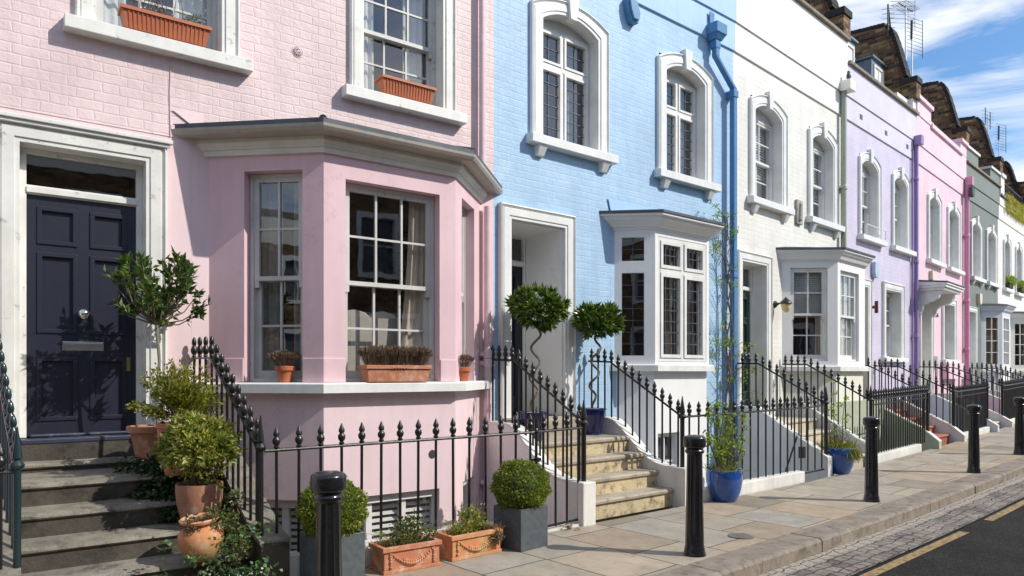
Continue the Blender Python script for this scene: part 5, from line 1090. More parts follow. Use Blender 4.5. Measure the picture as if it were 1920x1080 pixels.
# ------------------------------------------------------------------ leaves and plants
def rv():
    while True:
        v = Vector((random.uniform(-1, 1), random.uniform(-1, 1), random.uniform(-1, 1)))
        if .05 < v.length < 1: return v.normalized()
def leaf(mb, p, d, L_, W_, fold=.25):
    d = d.normalized(); n = rv(); n = (n - d * n.dot(d)); n = n.normalized() if n.length > .01 else d.orthogonal().normalized(); s = d.cross(n); b = p + d * L_ * .45
    k = len(mb.v); mb.v += [tuple(p), tuple(b + s * W_ / 2 + n * fold * W_), tuple(p + d * L_ - n * fold * .3 * L_), tuple(b - s * W_ / 2 + n * fold * W_)]
    mb.f += [(k, k + 1, k + 2), (k, k + 2, k + 3)]
def blob(mb, c, r, n, L_, W_, out=.7, up=.25, shell=.0, sz=(1, 1, 1), jit=.25):
    c = Vector(c)
    for _ in range(n):
        v = rv(); rad = r * (shell + (1 - shell) * random.random() ** .45) * random.uniform(1 - jit * .3, 1 + jit * .3)
        p = c + Vector((v.x * rad * sz[0], v.y * rad * sz[1], v.z * rad * sz[2]))
        leaf(mb, p, v * out + rv() * (1.1 - out) + Vector((0, 0, up)), L_ * random.uniform(.6, 1.2), W_ * random.uniform(.7, 1.15))
RAWT = lambda x, y, z: (x, y, z)
def lv(name, parent, mat, fn):
    m = MB(RAWT); fn(m); return m.build(name, mat, parent, recalc=False)
def pot(parent, prof, mat, soil_z, soil_r, seg=28, soil='soil', name='pot'):
    m = MB(RAWT); m.lathe((0, 0, 0), prof, seg); o = m.build(name, mat, parent, smooth=True)
    m = MB(RAWT); m.lathe((0, 0, soil_z - .02), [(soil_r, 0), (soil_r, .018), (soil_r * .6, .03), (.003, .034)], 20); m.build('soil' if soil == 'soil' else 'gravel', soil, parent, smooth=True); return o
def potprof(rt, rb, h, rim=.05, ro=.012, th=.014):
    return [(rb, 0), (rb + (rt - rb) * (1 - rim / h), h - rim), (rt + ro, h - rim + .002), (rt + ro, h - .006), (rt + ro - .006, h), (rt - th, h), (rt - th - .004, h - .06)]
def at(F, s, p): q = F.w(s, p); return q[0], q[1]
def solve(x, z, y):       # ground position for the foot of a thing
    d = (EYE - z) * 1340 / (y - 700); return (x - 960) / 1340 * d, d

def PS(x, p):       # distance along the pink front at which a thing p metres out stands behind picture column x
    u = (x - 960) / 1340; O, e, n = PINK.O, PINK.e, PINK.n; return (u * (O[1] + p * n[1]) - O[0] - p * n[0]) / (e[0] - u * e[1])
# 1. bay tree by the navy door
X, Y = at(PINK, PS(283, .40), .40); t = empty('potted_bay_tree', (X, Y, .80), 0, 'slender bay tree with an open leafy head in a terracotta pot by the navy door', 'potted tree')
m = MB(RAWT); pot(t, potprof(.165, .11, .27, .05, .015), 'terracotta_dull', .25, .15, soil='gravel', name='pot')
m = MB(RAWT); tr = [(.06, 0, .22), (.05, .0, .5), (.065, .01, .8), (.05, .0, 1.05), (.04, 0, 1.12)]; m.tube(tr, [.017, .014, .013, .013, .014], 8); m.build('trunk', 'bark_grey', t, smooth=True)
random.seed(21); tips = []
m = MB(RAWT); c0 = Vector((.04, 0, 1.10))
for i in range(40):
    a = random.uniform(0, 2 * pi); rr = random.uniform(.08, .37); zz = random.uniform(.06, .55) + (.08 - rr * .2)
    e = c0 + Vector((cos(a) * rr, sin(a) * rr, zz)); mid = c0.lerp(e, .5) + Vector((cos(a) * .05, sin(a) * .05, -.03)); m.tube([tuple(c0), tuple(mid), tuple(e)], [.008, .005, .003], 5); tips.append((e, (e - mid).normalized()))
for dx, dz in ((.42, .17), (-.42, .42), (.36, .1)):
    e = c0 + Vector((dx, random.uniform(-.05, .05), dz)); m.tube([tuple(c0), tuple(c0.lerp(e, .5) + Vector((0, 0, -.05))), tuple(e)], [.007, .005, .003], 5); tips.append((e, Vector((dx, 0, .2)).normalized()))
m.build('branches', 'bark', t)
def f(mb):
    for e, d in tips:
        for k in range(21):
            b = e - d * random.uniform(0, .16); v = (d * .8 + rv() * .9); leaf(mb, b + rv() * .015, v, random.uniform(.055, .10), random.uniform(.026, .042), .15)
lv('crown', t, 'leaf_bay', f)
# 2. conifer-like golden shrub behind, in a tall pot
X, Y = at(PINK, PS(336, .86), .86); t = empty('potted_golden_shrub', (X, Y, .715), 0, 'feathery golden-green shrub in a tall terracotta pot, half hidden by the rounder shrub', 'potted shrub')
pot(t, [(.10, 0), (.13, .12), (.15, .28), (.155, .36), (.165, .365), (.165, .40), (.15, .40), (.145, .35)], 'terracotta', .37, .14)
def f(mb):
    for i in range(75):
        a = random.uniform(0, 2 * pi); el = random.uniform(.15, 1.35); r0 = random.uniform(.17, .36); d = Vector((cos(a) * cos(el), sin(a) * cos(el), sin(el) * 1.05))
        e = Vector((0, 0, .42)) + Vector((d.x * r0 * 1.0, d.y * r0, d.z * r0 * 1.25)); base = Vector((0, 0, .42))
        for k in range(70):
            p = base.lerp(e, random.uniform(.35, 1.05)) + rv() * .035; leaf(mb, p, d + rv() * .8, random.uniform(.022, .042), random.uniform(.012, .018), .1)
lv('foliage', t, 'leaf_gold', f); m = MB(RAWT)
for i in range(14): a = i * .45; m.tube([(0, 0, .36), (cos(a) * .08, sin(a) * .08, .55), (cos(a) * .16, sin(a) * .16, .72)], [.008, .005, .003], 5)
m.build('stems', 'bark', t)
# 3. variegated round shrub
X, Y = at(PINK, PS(374, 1.20), 1.20); t = empty('potted_round_shrub', (X, Y, .365), 0, 'big round yellow-green shrub in a plain terracotta pot half way down the steps', 'potted shrub')
pot(t, [(.10, 0), (.125, .04), (.155, .16), (.165, .26), (.165, .315), (.152, .315), (.145, .27)], 'terracotta_dull', .29, .14)
random.seed(5)
def f(mb):
    for i in range(170):
        v = rv(); v.z = abs(v.z) * 1.1 - .35; k_ = random.uniform(.86, 1.06) * (1 + .13 * sin(v.x * 5 + 1) * cos(v.z * 4)); c = Vector((v.x * .26 * k_, v.y * .26 * k_, .585 + v.z * .27 * k_)); d = v.normalized()
        for k in range(30): leaf(mb, c + rv() * random.uniform(0, .055), d * .7 + rv() * .8 + Vector((0, 0, .2)), random.uniform(.034, .06), random.uniform(.015, .025), .2)
    blob(mb, (0, 0, .56), .25, 1800, .045, .02, .4)
    for i in range(26):
        v = rv(); v.z = v.z * .8 + .2; v.normalize(); e = Vector((0, 0, .56)) + v * random.uniform(.27, .345)
        for k in range(12): leaf(mb, e - v * .012 * k * random.random() + rv() * .012, v * .9 + rv() * .7, random.uniform(.03, .055), .02, .2)
lv('foliage', t, 'leaf_variegated', f); m = MB(RAWT)
for i in range(12): a = i * .55; m.tube([(cos(a) * .02, sin(a) * .02, .29), (cos(a) * .07, sin(a) * .07, .42), (cos(a) * .17, sin(a) * .17, .62)], [.011, .008, .004], 5)
m.build('stems', 'bark', t)
# 4. urn with trailing geranium
X, Y = at(PINK, PS(380, 1.56), 1.56); t = empty('terracotta_urn', (X, Y, .195), .4, 'small bellied terracotta urn with withered and trailing plants on the lowest step', 'urn')
pot(t, [(.07, 0), (.09, .01), (.135, .08), (.152, .14), (.148, .19), (.12, .235), (.10, .25), (.102, .262), (.128, .275), (.134, .292), (.122, .3), (.102, .293), (.09, .26)], 'terracotta_orange', .27, .09); t.rotation_euler[1] = -.07; t.rotation_euler[0] = .07
random.seed(9)
def f(mb):
    blob(mb, (.14, -.02, .28), .11, 300, .038, .02, .3, .1, 0, (1.1, 1, .8)); blob(mb, (.22, -.06, .10), .12, 420, .034, .018, .2, -.1, 0, (1, 1, 1.3)); blob(mb, (.24, -.06, .42), .05, 60, .035, .022)
lv('foliage', t, 'leaf_heather', f); lv('dead_growth', t, 'leaf_dead', lambda mb: blob(mb, (-.03, -.07, .27), .075, 320, .035, .015, .2, -.3, 0, (1, .8, 1.1)))
# 5. ivy down the steps, 6. mint-like creeper at the foot
X, Y = at(PINK, PS(285, .62), .62); t = empty('ivy_patch', (X, Y, .72), 0, 'dark ivy spilling over the upper steps under the bay tree pot', 'ivy')
random.seed(31)
def f(mb):
    for i in range(2600):
        a, b_ = random.gauss(0, .30), random.random(); x_, y_ = a * .55 + random.gauss(0, .05), -.0 - b_ * .42; z_ = .10 - b_ * .40 + random.uniform(0, .12) * (1 - abs(a)) + .05
        leaf(mb, Vector((x_ + .04 + b_ * .1, y_ + .12, z_)), rv() + Vector((-.3, -.4, -.2)), random.uniform(.025, .05), random.uniform(.02, .04), .1)
lv('foliage', t, 'leaf_ivy', f)
t.location = (X, Y, .62)
X, Y = at(PINK, PS(400, 1.74), 1.74); t = empty('creeper', (X, Y, .0), 0, 'bright round-leaved creeper with small white flowers at the foot of the grey steps', 'creeper')
def f(mb):
    for i in range(16):
        a = random.uniform(-2.6, .2); r0 = random.uniform(.10, .42); sx_ = cos(a) * r0; sy_ = sin(a) * r0 * .5; zz = random.uniform(.03, .42)
        for k in range(16): leaf(mb, Vector((sx_ + random.gauss(0, .045), sy_ + random.gauss(0, .03), zz + random.gauss(0, .03))), rv() * .7 + Vector((0, -.4, .2)), random.uniform(.028, .045), random.uniform(.026, .04), .08)
lv('foliage', t, 'leaf_mint', f); lv('flowers', t, 'flower_white', lambda mb: [leaf(mb, Vector((random.uniform(-.05, .4), random.uniform(-.2, -.05), random.uniform(.03, .2))), rv(), .02, .018) for _ in range(60)])
lv('foliage', t, 'leaf_ivy', lambda mb: [blob(mb, (.22, -.1, .08), .17, 420, .04, .026, .3, 0, 0, (1, .7, .8))])

# ---- galvanised cubes with box balls
def box_ball(X, Y, rot, label, r=.25):
    t = empty('box_ball_planter', (X, Y, 0), rot, label, 'planter', 'grey cube planters with clipped box balls'); w = .168; h = .355
    m = MB(RAWT)
    for a0, a1, b0, b1 in ((-w, w, -w, -w + .02), (-w, w, w - .02, w), (-w, -w + .02, -w + .02, w - .02), (w - .02, w, -w + .02, w - .02)): m.box(a0, a1, b0, b1, .0, h)
    m.build('planter_box', 'galvanised', t, bevel=.004); m = MB(RAWT); m.box(-w + .021, w - .021, -w + .021, w - .021, .01, h - .03); m.build('soil', 'soil', t)
    def f(mb):
        for i in range(9000):
            v = rv(); k = 1 + .05 * sin(v.x * 9 + 1) * sin(v.y * 8) + .045 * sin(v.z * 11 + v.x * 5); rad = r * k * (random.uniform(.84, 1.0) + (.08 * random.random() if random.random() < .07 else 0))
            leaf(mb, Vector((v.x * rad, v.y * rad, .52 + v.z * rad * .93)), v * .6 + rv() * .8, random.uniform(.014, .026), random.uniform(.010, .016), .2)
    lv('foliage', t, 'leaf_box', f); m = MB(RAWT); m.lathe((0, 0, .52), [(.003, -r * .8), (r * .5, -r * .66), (r * .74, -r * .3), (r * .8, 0), (r * .74, r * .3), (r * .5, r * .62), (.003, r * .76)], 20); m.build('dark_core', 'leaf_ivy', t); return t  # solid dark core added inside the ball so gaps between leaves stay dark
random.seed(3)
box_ball(-1.30, 5.17, radians(45), 'clipped box ball in a grey cube planter, half hidden behind the nearest bollard', .243); box_ball(.075, 6.22, radians(45), 'clipped box ball in a grey cube planter standing clear beside the terracotta troughs', .25)
# ---- terracotta troughs with swags
def trough(X, Y, rot, ln, label, mat, seed, leafm):
    t = empty('swag_trough', (X, Y, 0), rot, label, 'trough', 'terracotta troughs with swags on the pavement'); random.seed(seed); w = .235; h = .20
    m = MB(RAWT); m.box(-.005, ln + .005, -.005, w + .005, 0, .028)
    for a0, a1, b0, b1 in ((0.004, ln - .004, 0.004, .024), (0.004, ln - .004, w - .024, w - .004), (.004, .024, .024, w - .024), (ln - .024, ln - .004, .024, w - .024)): m.box(a0, a1, b0, b1, .028, h - .035)
    for a0, a1, b0, b1 in ((-.012, ln + .012, -.012, .024), (-.012, ln + .012, w - .024, w + .012), (-.012, .024, .024, w - .024), (ln - .024, ln + .012, .024, w - .024)): m.box(a0, a1, b0, b1, h - .035, h)
    o = m.build('trough_body', mat, t, bevel=.004)
    sw = MB(RAWT)
    def bead(x, y, z, r): sw.lathe((x, y, z - r), [(.002, 0), (r * .75, r * .35), (r, r), (r * .75, r * 1.65), (.002, r * 2)], 8)
    for i in range(19):
        u = i / 18; x = .07 + (ln - .14) * u; z = .145 - .085 * (1 - (2 * u - 1) ** 2); r = .009 + .010 * (1 - abs(2 * u - 1)) + random.uniform(-.001, .002); bead(x, .0, z, r)
        if .25 < u < .75: bead(x, -.002, z + .017, r * .8)
    for x in (.055, ln - .055):
        for i in range(6): bead(x + random.uniform(-.003, .003), .0, .15 - i * .02, .010 + .003 * (i % 2))
    sw.build('swag', mat, t, smooth='all'); sw = MB(RAWT); bead(.0, w / 2, .10, .03); sw.build('end_boss', mat, t, smooth='all')
    m = MB(RAWT); m.box(.025, ln - .025, .025, w - .025, .03, h - .03); m.build('soil', 'soil', t)
    def f(mb):
        for i in range(26):
            cx = random.gauss(ln * .55, ln * .16); cy = random.uniform(.05, w - .05); hh = random.uniform(.05, .26) * (1.1 - abs(cx / ln - .55)); 
            for k in range(38): leaf(mb, Vector((cx + random.gauss(0, .03), cy + random.gauss(0, .02), h - .03 + hh * random.random() ** .6)), rv() + Vector((0, 0, .5)), random.uniform(.022, .036), random.uniform(.011, .018), .2)
    lv('foliage', t, leafm, f)
    def gfn(mb):
        for i in range(70):
            x0 = random.choice((random.uniform(.03, .16), random.uniform(.03, ln - .04))); a = random.uniform(0, 6.28); p0 = Vector((x0, random.uniform(.04, w - .04), h - .02)); d = Vector((cos(a) * .5, sin(a) * .5, 1.4)).normalized()
            for k in range(3): leaf(mb, p0, d, .07, .005, .05); p0 = p0 + d * .055; d = (d + Vector((cos(a), sin(a), -.7)) * .4).normalized()
    lv('grass_blades', t, 'leaf_grass', gfn); return t
trough(-.95, 5.30, radians(36), .48, 'redder terracotta trough with a swag, nearer the first bollard', 'terracotta', 4, 'leaf_heather')
t2 = trough(-.475, 5.686, radians(40), .50, 'yellower terracotta trough with a swag, next to the clear cube planter', 'terracotta_orange', 8, 'leaf_variegated')
lv('dead_growth', t2, 'leaf_dead', lambda mb: [blob(mb, (.44, -.015, .14), .06, 260, .03, .013, .1, -.5), blob(mb, (.47, .0, .2), .04, 120, .03, .01)])

# ---- dry lavender pots on the pink bay sill
def lav(mb, c, r, h, n):
    for i in range(n):
        a = random.uniform(0, 2 * pi); u = random.random() ** .5; b_ = Vector((c[0] + cos(a) * r * u * .6, c[1] + sin(a) * r * u * .6, c[2])); e = b_ + Vector((cos(a) * r * u * .75, sin(a) * r * u * .75, h * (1 - .25 * u * u) * random.uniform(.8, 1.05)))
        d = (e - b_); leaf(mb, b_, d, d.length, .0035, .1)
        for k in range(4): leaf(mb, b_ + d * (.72 + .08 * k), d + rv() * .05 * 1, .028, .010, .3)
T, ln = fa3 = face((-3.15, 0), (-2.356, .75))
def on_sill(F, T, a, q): v = T(a, q, 0); return F.w(v[0], -v[1])
Xs = on_sill(PINK, T, .72, -.02); t = empty('lavender_pot', (Xs[0], Xs[1], 1.42), 0, 'round terracotta pot of dry lavender at the left pane of the pink bay', 'flower pot', 'dry lavender on the bay sill'); random.seed(2)
pot(t, potprof(.082, .055, .145, .04, .008), 'plastic_terracotta', .135, .07, soil='stones_white'); lv('lavender', t, 'leaf_lavender', lambda mb: lav(mb, (0, 0, .13), .10, .15, 220))
Xs = PINK.w(-1.67, .80); t = empty('lavender_trough', (Xs[0], Xs[1], 1.42), PINK.r, 'long terracotta trough of dry lavender on the front sill of the pink bay', 'window box')
m = MB(RAWT); m.hexa([(-.31, -.07, 0), (.31, -.07, 0), (.31, .07, 0), (-.31, .07, 0), (-.325, -.085, .12), (.325, -.085, .12), (.325, .085, .12), (-.325, .085, .12)])
for a0, a1, b0, b1 in ((-.34, .34, -.098, -.07), (-.34, .34, .07, .098), (-.34, -.31, -.07, .07), (.31, .34, -.07, .07)): m.box(a0, a1, b0, b1, .1205, .155)
m.build('trough_body', 'terracotta', t, bevel=.004); m = MB(RAWT); m.box(-.31, .31, -.07, .07, .121, .142); m.build('gravel', 'stones_white', t)
m = MB(RAWT)
for i in range(-2, 3): m.lathe((i * .03, -.10, .13), [(.002, -.008), (.01, 0), (.002, .008)], 8)
m.build('rim_ornament', 'terracotta', t)
for i in range(5): lv('lavender', t, 'leaf_lavender', lambda mb: lav(mb, (-.25 + i * .125, 0, .14), .095, .19, 230))
T5, _l = face((-.979, .75), (-.185, 0)); Xs = on_sill(PINK, T5, .22, .02); t = empty('lavender_pot', (Xs[0], Xs[1], 1.42), 0, 'small terracotta pot of dry lavender on the far right side of the pink bay sill', 'flower pot', 'dry lavender on the bay sill')
pot(t, potprof(.075, .05, .14, .04, .008), 'plastic_terracotta', .13, .065, soil='stones_white'); lv('lavender', t, 'leaf_lavender', lambda mb: lav(mb, (0, 0, .13), .09, .14, 160))
# ---- window boxes upstairs
def window_box(s, p, ln, label, twiggy, tilt):
    t = PINK.thing('window_box', s, p, 4.425, label, 'window box', 'orange plastic window boxes'); t.rotation_euler[2] += tilt
    m = MB(RAWT); h = .155; b0, b1 = .06, .085
    m.hexa([(-ln / 2 + .03, -b0, 0), (ln / 2 - .03, -b0, 0), (ln / 2 - .03, b0, 0), (-ln / 2 + .03, b0, 0), (-ln / 2, -b1, h), (ln / 2, -b1, h), (ln / 2, b1, h), (-ln / 2, b1, h)])
    for a0, a1, c0, c1 in ((-ln / 2 - .012, ln / 2 + .012, -b1 - .014, -b1 + .008), (-ln / 2 - .012, ln / 2 + .012, b1 - .008, b1 + .014), (-ln / 2 - .012, -ln / 2 + .01, -b1 + .008, b1 - .008), (ln / 2 - .01, ln / 2 + .012, -b1 + .008, b1 - .008)): m.box(a0, a1, c0, c1, h - .012, h + .016)
    n = int(ln / .038)
    for i in range(n):
        x = -ln / 2 + .05 + (ln - .1) * i / (n - 1); m.hexa([(x * .97 - .004, -b0 - .006, .01), (x * .97 + .004, -b0 - .006, .01), (x * .97 + .004, -b0 + .01, .01), (x * .97 - .004, -b0 + .01, .01), (x - .004, -b1 - .006, h - .013), (x + .004, -b1 - .006, h - .013), (x + .004, -b1 + .01, h - .013), (x - .004, -b1 + .01, h - .013)])
    m.build('box_body', 'plastic_terracotta', t); m = MB(RAWT); m.box(-ln / 2 + .012, ln / 2 - .012, -b1 + .01, b1 - .01, h + .001, h + .006); m.build('soil', 'soil', t)
    if twiggy:
        m = MB(RAWT)
        for i in range(22): x = random.uniform(-ln / 2 + .1, ln / 2 - .05); hh = random.uniform(.1, .3); dx = random.gauss(0, .05); m.tube([(x, random.uniform(-.04, .04), h), (x + dx * .4, 0, h + hh * .5), (x + dx, random.uniform(-.05, .05), h + hh)], [.004, .003, .002], 4)
        m.build('dry_stems', 'twig', t); lv('flowers', t, 'flower_white', lambda mb: [leaf(mb, Vector((random.uniform(-ln / 2 + .1, ln / 2), random.uniform(-.05, .05), h + random.uniform(.03, .28))), rv(), .022, .015) for _ in range(60)])
        lv('foliage', t, 'leaf_heather', lambda mb: [blob(mb, (ln * .33, 0, h + .05), .08, 140, .03, .012), blob(mb, (-ln * .1, 0, h + .03), .05, 50, .03, .012)])
random.seed(12)
window_box(-3.52, .05, .70, 'orange window box with dry twigs on the upper left pink sill', True, -.0); window_box(-1.17, .05, .62, 'empty orange window box on the right-hand upper sill of the pink house', False, 0)

# ---- twisted bay topiaries at the blue door
def topiary(F, s, p, z, hc, rx, rz, off, label, ph, seed):
    random.seed(seed); t = F.thing('twisted_topiary', s, p, z, label, 'topiary', 'twisted-stem bay topiaries at the blue house door')
    pot(t, [(.115, 0), (.12, .03), (.155, .24), (.165, .25), (.168, .30), (.178, .305), (.178, .325), (.16, .325), (.15, .28)], 'cobalt', .31, .15, soil='gravel')
    m = MB(RAWT); n = 40; P = []
    for i in range(n + 1):
        u = i / n; a = .055 * min(1, u * 4) * min(1, (1 - u) * 5 + .15); P.append((off * u + a * cos(ph + u * 3.1 * 2 * pi), a * sin(ph + u * 3.1 * 2 * pi), .31 + (hc - rz * .5 - .31) * u))
    m.tube(P, .015, 8); m.build('twisted_stem', 'bark', t, smooth=True)
    def f(mb):
        for i in range(120):
            v = rv(); v.z = v.z * .8 + .1; k_ = random.uniform(.6, 1.0); c = Vector((off + v.x * rx * k_, v.y * rx * k_, hc + v.z * rz * k_)); d = v.normalized()
            for k in range(11): leaf(mb, c, d * .9 + rv() * .8 + Vector((0, 0, .15)), random.uniform(.07, .135), random.uniform(.028, .046), .2)
        blob(mb, (off, 0, hc), rx * .75, 500, .06, .022, .5, 0, 0, (1, 1, rz / rx))
    lv('crown', t, 'leaf_topiary', f)
topiary(BLUE, .17, .50, .74, 1.47, .31, .26, .08, 'larger twisted-stem topiary, left of the blue house steps', 1.0, 15); topiary(BLUE, 1.28, .36, .74, 1.39, .27, .235, .09, 'smaller twisted-stem topiary, right side of the blue house steps', 2.6, 17)

# ---- glazed blue pots on the pavement
def blue_pot(X, Y, r, h, label):
    t = empty('glazed_pot', (X, Y, ground(X, Y)), 0, label, 'plant pot', 'glazed blue pots on the pavement')
    pot(t, [(r * .60, 0), (r * .66, .01), (r * .86, h * .3), (r * .97, h * .62), (r * .98, h * .85), (r * .95, h * .96), (r * .99, h), (r * .95, h + .008), (r * .88, h), (r * .86, h * .9)], 'glazed_blue', h * .93, r * .87, 32); return t
t = blue_pot(2.50, 8.42, .215, .37, 'larger glazed blue pot with a climbing rose, beside the second bollard'); random.seed(41); st = MB(RAWT); tips = []
for i in range(13):
    a = random.uniform(0, 6.28); r0 = random.uniform(.05, .16); e = Vector((cos(a) * r0 * 1.4 + random.uniform(-.1, .1), sin(a) * r0, random.uniform(.7, 1.18))); b0 = Vector((cos(a) * .05, sin(a) * .05, .34)); mid = b0.lerp(e, .5) + rv() * .05
    st.tube([tuple(b0), tuple(mid), tuple(e)], [.008, .006, .004], 5); tips += [e, b0.lerp(e, .8) + rv() * .06, b0.lerp(e, .6) + rv() * .09, b0.lerp(e, .45) + rv() * .09, b0.lerp(e, .3) + rv() * .1]
tips += [Vector((.2, 0, 1.0)), Vector((.24, .02, .95)), Vector((-.17, 0, 1.05)), Vector((.16, 0, .62)), Vector((.2, 0, .55))]
st.build('stems', 'bark', t)
lv('foliage', t, 'leaf_rose', lambda mb: [[leaf(mb, e + rv() * random.uniform(0, .075), rv() + Vector((0, 0, -.1)), random.uniform(.035, .06), random.uniform(.022, .034), .2) for _ in range(11)] for e in tips])
lv('dry_grass', t, 'leaf_grass', lambda mb: [leaf(mb, Vector((random.gauss(0, .1), random.gauss(0, .1), .35)), rv() + Vector((0, 0, .9)), random.uniform(.06, .14), .008, .1) for _ in range(260)])
lv('flowers', t, 'flower_purple', lambda mb: [leaf(mb, Vector((random.gauss(.15, .03), random.gauss(0, .04), random.uniform(.45, .6))), rv() + Vector((0, 0, 1)), .03, .012) for _ in range(60)])
t = blue_pot(4.80, 10.50, .225, .38, 'smaller-looking glazed blue pot of lavender and reddish grass by the close-set railing'); random.seed(43)
st = MB(RAWT); tips = []
for x0, h_ in ((-.05, 1.38), (-.1, .95), (.06, 1.15), (-.02, .7)):
    e = Vector((x0 * 1.5, 0, h_)); b0 = Vector((x0, 0, .35)); st.tube([tuple(b0), tuple(b0.lerp(e, .5) + rv() * .04), tuple(e)], [.008, .006, .003], 5); tips += [b0.lerp(e, k) + rv() * .05 for k in (.3, .5, .65, .8, .95)]
st.build('stems', 'bark', t)
lv('foliage', t, 'leaf_rose', lambda mb: [[leaf(mb, e + rv() * random.uniform(0, .06), rv(), random.uniform(.03, .05), random.uniform(.02, .03), .2) for _ in range(13)] for e in tips])
lv('grass_blades', t, 'leaf_grass', lambda mb: [leaf(mb, Vector((random.gauss(0, .11), random.gauss(0, .1), .36)), rv() + Vector((0, 0, .8)), random.uniform(.09, .2), .010, .1) for _ in range(800)] + [leaf(mb, Vector((.12 + random.gauss(0, .05), -.17 + random.gauss(0, .03), .38)), Vector((random.uniform(-.2, .3), -.4, -1)), random.uniform(.12, .24), .010, .1) for _ in range(150)])
lv('flowers', t, 'flower_purple', lambda mb: [leaf(mb, Vector((random.gauss(.08, .08), random.gauss(0, .06), random.uniform(.46, .58))), rv() + Vector((0, 0, 1)), .035, .014) for _ in range(160)])

# ---- climber on the blue pipe
random.seed(77); t = BLUE.thing('climbing_rose', 4.52, .10, -.3, 'wiry climbing plant trained up the wall beside the blue downpipe', 'climber')
st = MB(RAWT); P = []
for strand in range(3):
    P = []
    for i in range(24):
        z = 0.2 + i * .175; P.append((.035 * sin(i * .8 + strand * 2) + .02 * strand + (.0 if z < 3.2 else -(z - 3.2) * .12), .03 * cos(i * .9 + strand * 2) - .04, z))
    st.tube(P, [.018 - .0005 * i for i in range(24)], 6)
tips = []
for i in range(46):
    z = random.uniform(1.6, 4.35); sgn = random.choice((-1, 1, -1)); L_ = random.uniform(.12, .42); e = (sgn * L_ + (.0 if z < 3.4 else -.15), -.03 - random.uniform(0, .08), z + random.uniform(-.1, .25)); st.tube([(0, -.03, z - .15), (sgn * L_ * .5, -.02, z), e], [.006, .004, .002], 4)
    if random.random() < .6: tips.append(Vector(e))
for z in (4.2, 4.0, 3.2, 2.35, 2.3, 1.7): tips += [Vector((random.uniform(-.3, .15), -.06, z + random.uniform(-.08, .08))) for _ in range(4)]
tips += [Vector((.45 + random.uniform(0, .25), -.12, random.uniform(1.3, 2.3))) for _ in range(8)]
for e in tips[-8:]: st.tube([(0, -.04, e.z - .1), (e.x * .6, -.1, e.z + .05), tuple(e)], [.006, .004, .002], 4)
st.build('stems', 'bark', t)
lv('foliage', t, 'leaf_rose', lambda mb: [[leaf(mb, e + rv() * random.uniform(0, .09), rv() + Vector((0, -.2, 0)), random.uniform(.03, .055), random.uniform(.014, .024), .2) for _ in range(15)] for e in tips])
# ---- sill flowers and roof terrace plants on the far white house
for s_, lb in ((1.3, 'small planter of greenery on the left upper sill of the far white house'), (3.3, 'small planter of greenery on the right upper sill of the far white house')):
    t = CREAM.thing('sill_planter', s_, .08, 4.43, lb, 'planter', 'sill planters on the far white house'); m = MB(RAWT); m.box(-.3, .3, -.07, .07, 0, .18); m.build('box_body', 'soil', t); lv('foliage', t, 'leaf_rose', lambda mb: [blob(mb, (x, -.02, .25), .17, 260, .07, .03) for x in (-.18, .1, .25)])
t = CREAM.thing('terrace_tree', 1.9, -1.0, 7.3, 'bushy olive-green tree on the roof terrace of the far white house', 'tree'); m = MB(RAWT); m.tube([(0, 0, 0), (.05, 0, .9)], .05, 6); m.build('trunk', 'bark', t); lv('crown', t, 'leaf_heather', lambda mb: [blob(mb, (random.uniform(-.9, .9), random.uniform(-.4, .4), random.uniform(.7, 1.5)), .42, 420, .09, .03) for _ in range(9)])
t = CREAM.thing('trailing_plant', 2.4, .08, 7.45, 'golden trailing plant hanging over the roof terrace edge', 'plant'); lv('foliage', t, 'leaf_hanging', lambda mb: [leaf(mb, Vector((random.uniform(-1.7, 1.8), random.uniform(-.08, .05), random.uniform(-.35, .22))), rv() * .5 + Vector((0, -.2, -1)), random.uniform(.1, .25), .022, .1) for _ in range(1600)])
# fallen leaves by the gate
m = MB(RAWT); random.seed(3)
for _ in range(9): leaf(m, Vector((random.gauss(0, .03), random.gauss(0, .02), .012 + random.random() * .02)), rv() * Vector((1, 1, .2)), .06, .04, .3)
X, Y = solve(1066, 0, 992); tag(m.build('fallen_leaves', 'leaf_dead', loc=(X, Y, .003), recalc=False), 'a few curled brown leaves on the pavement by the gate', 'leaves')

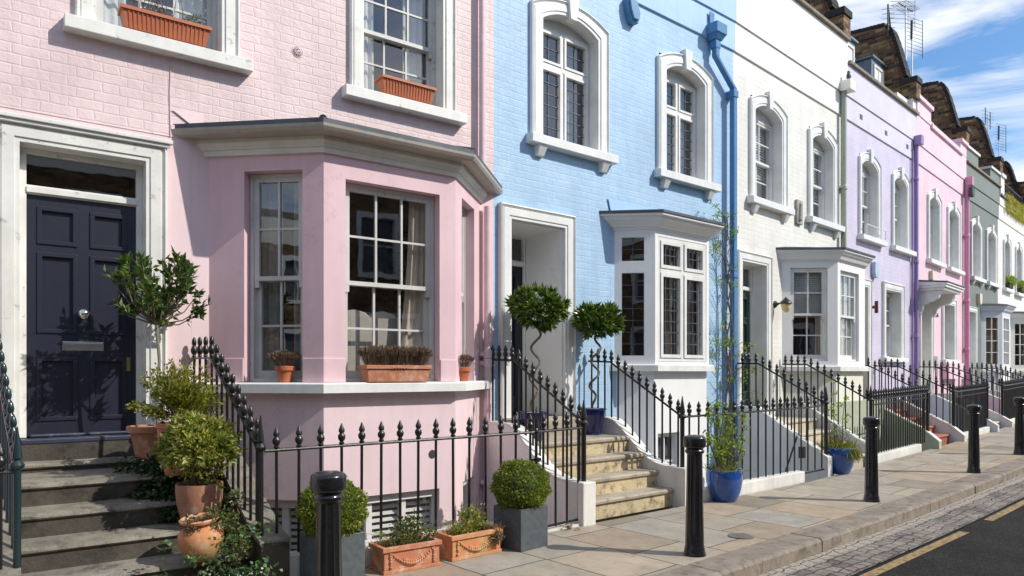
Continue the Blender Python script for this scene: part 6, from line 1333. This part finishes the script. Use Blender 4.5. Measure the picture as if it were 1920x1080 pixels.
# ------------------------------------------------------------------ the other side of the street (seen in the panes) and a street tree there
def opposite():
    h = empty('opposite_house', (0, 0, 0), 0, 'one of the brick terraced houses across and behind, seen only as reflections in panes', 'house', 'houses across the street')
    T = lambda a, q, z: (a, -q, z)
    win = [(.55, 1.6, 4.4, 6.1), (2.7, 3.8, 4.4, 6.1), (.3, 1.2, .2, 3.2), (2.0, 3.9, 1.3, 3.2)]
    m = MB(T); holed(m, 0, 4.6, -.1, 7.8, win); m.box(0, 4.6, -6, -.4, -.1, 7.7); m.build('wall', 'stock_brick', h)
    for w in win:
        m = MB(T); a, b, c, d = w
        for x0, x1, z0, z1 in ((a - .12, a + .05, c - .1, d + .12), (b - .05, b + .12, c - .1, d + .12), (a + .05, b - .05, d - .05, d + .12), (a + .05, b - .05, c - .1, c + .05)): m.box(x0, x1, -.2, .05, z0, z1)
        m.box((a + b) / 2 - .015, (a + b) / 2 + .015, -.15, -.1, c + .05, d - .05); m.box(a + .05, b - .05, -.15, -.1, (c + d) / 2 - .02, (c + d) / 2 + .02)
        o = m.build('window', 'white_paint', h); m = MB(T); m.quad(a, b, -.16, c, d); m.build('pane', 'slate', o)
    m = MB(T); m.box(0, 4.6, -.3, .08, 7.8, 8.0); m.build('coping', 'coping', h); m = MB(T); m.box(0, 4.6, -.02, .03, 6.7, 7.79); m.build('frieze', 'bay_cream', h); return h
op = opposite(); op.location = kw(-26, -10.5, 0); op.rotation_euler = (0, 0, KD + pi)
for i in range(1, 12):
    c = op.copy(); COL.objects.link(c); c.location = kw(-26 + 4.62 * i, -10.5, 0)
    for ch in list(op.children):
        d = ch.copy(); COL.objects.link(d); d.parent = c
        for g_ in list(ch.children): e = g_.copy(); COL.objects.link(e); e.parent = d
for i in range(4):      # unseen row added behind the camera to darken reflections in the bay panes
    c = op.copy(); COL.objects.link(c); c.location = kw(-25, -11.5 + 4.62 * i, 0); c.rotation_euler = (0, 0, KD + pi / 2)
    for ch in list(op.children):
        d = ch.copy(); COL.objects.link(d); d.parent = c
        for g_ in list(ch.children): e = g_.copy(); COL.objects.link(e); e.parent = d
random.seed(99); X, Y, _z = kw(11.5, -7.6); t = empty('street_tree', (X, Y, .1), 0, 'young street tree in first leaf across the road, out of frame to the right', 'tree')
st = MB(RAWT); st.tube([(0, 0, 0), (.05, 0, 1.4), (0, .05, 2.8)], [.13, .1, .08], 10); tips = []
def br(p, d, L_, r, dep):
    e = p + d * L_; st.tube([tuple(p), tuple(p.lerp(e, .5) + rv() * L_ * .06), tuple(e)], [r, r * .8, r * .6], 5)
    if dep == 0: tips.append(e); return
    for _ in range(3): br(e if random.random() < .7 else p.lerp(e, .7), (d + rv() * .75 + Vector((0, 0, .1))).normalized(), L_ * random.uniform(.6, .8), r * .55, dep - 1)
for _ in range(6): br(Vector((0, .05, 2.7)), (rv() * .8 + Vector((0, 0, .9))).normalized(), 1.25, .05, 4)
st.build('trunk', 'bark', t); lv('crown', t, 'leaf_rose', lambda mb: [[leaf(mb, e + rv() * .12, rv(), .09, .05) for _ in range(5)] for e in tips])
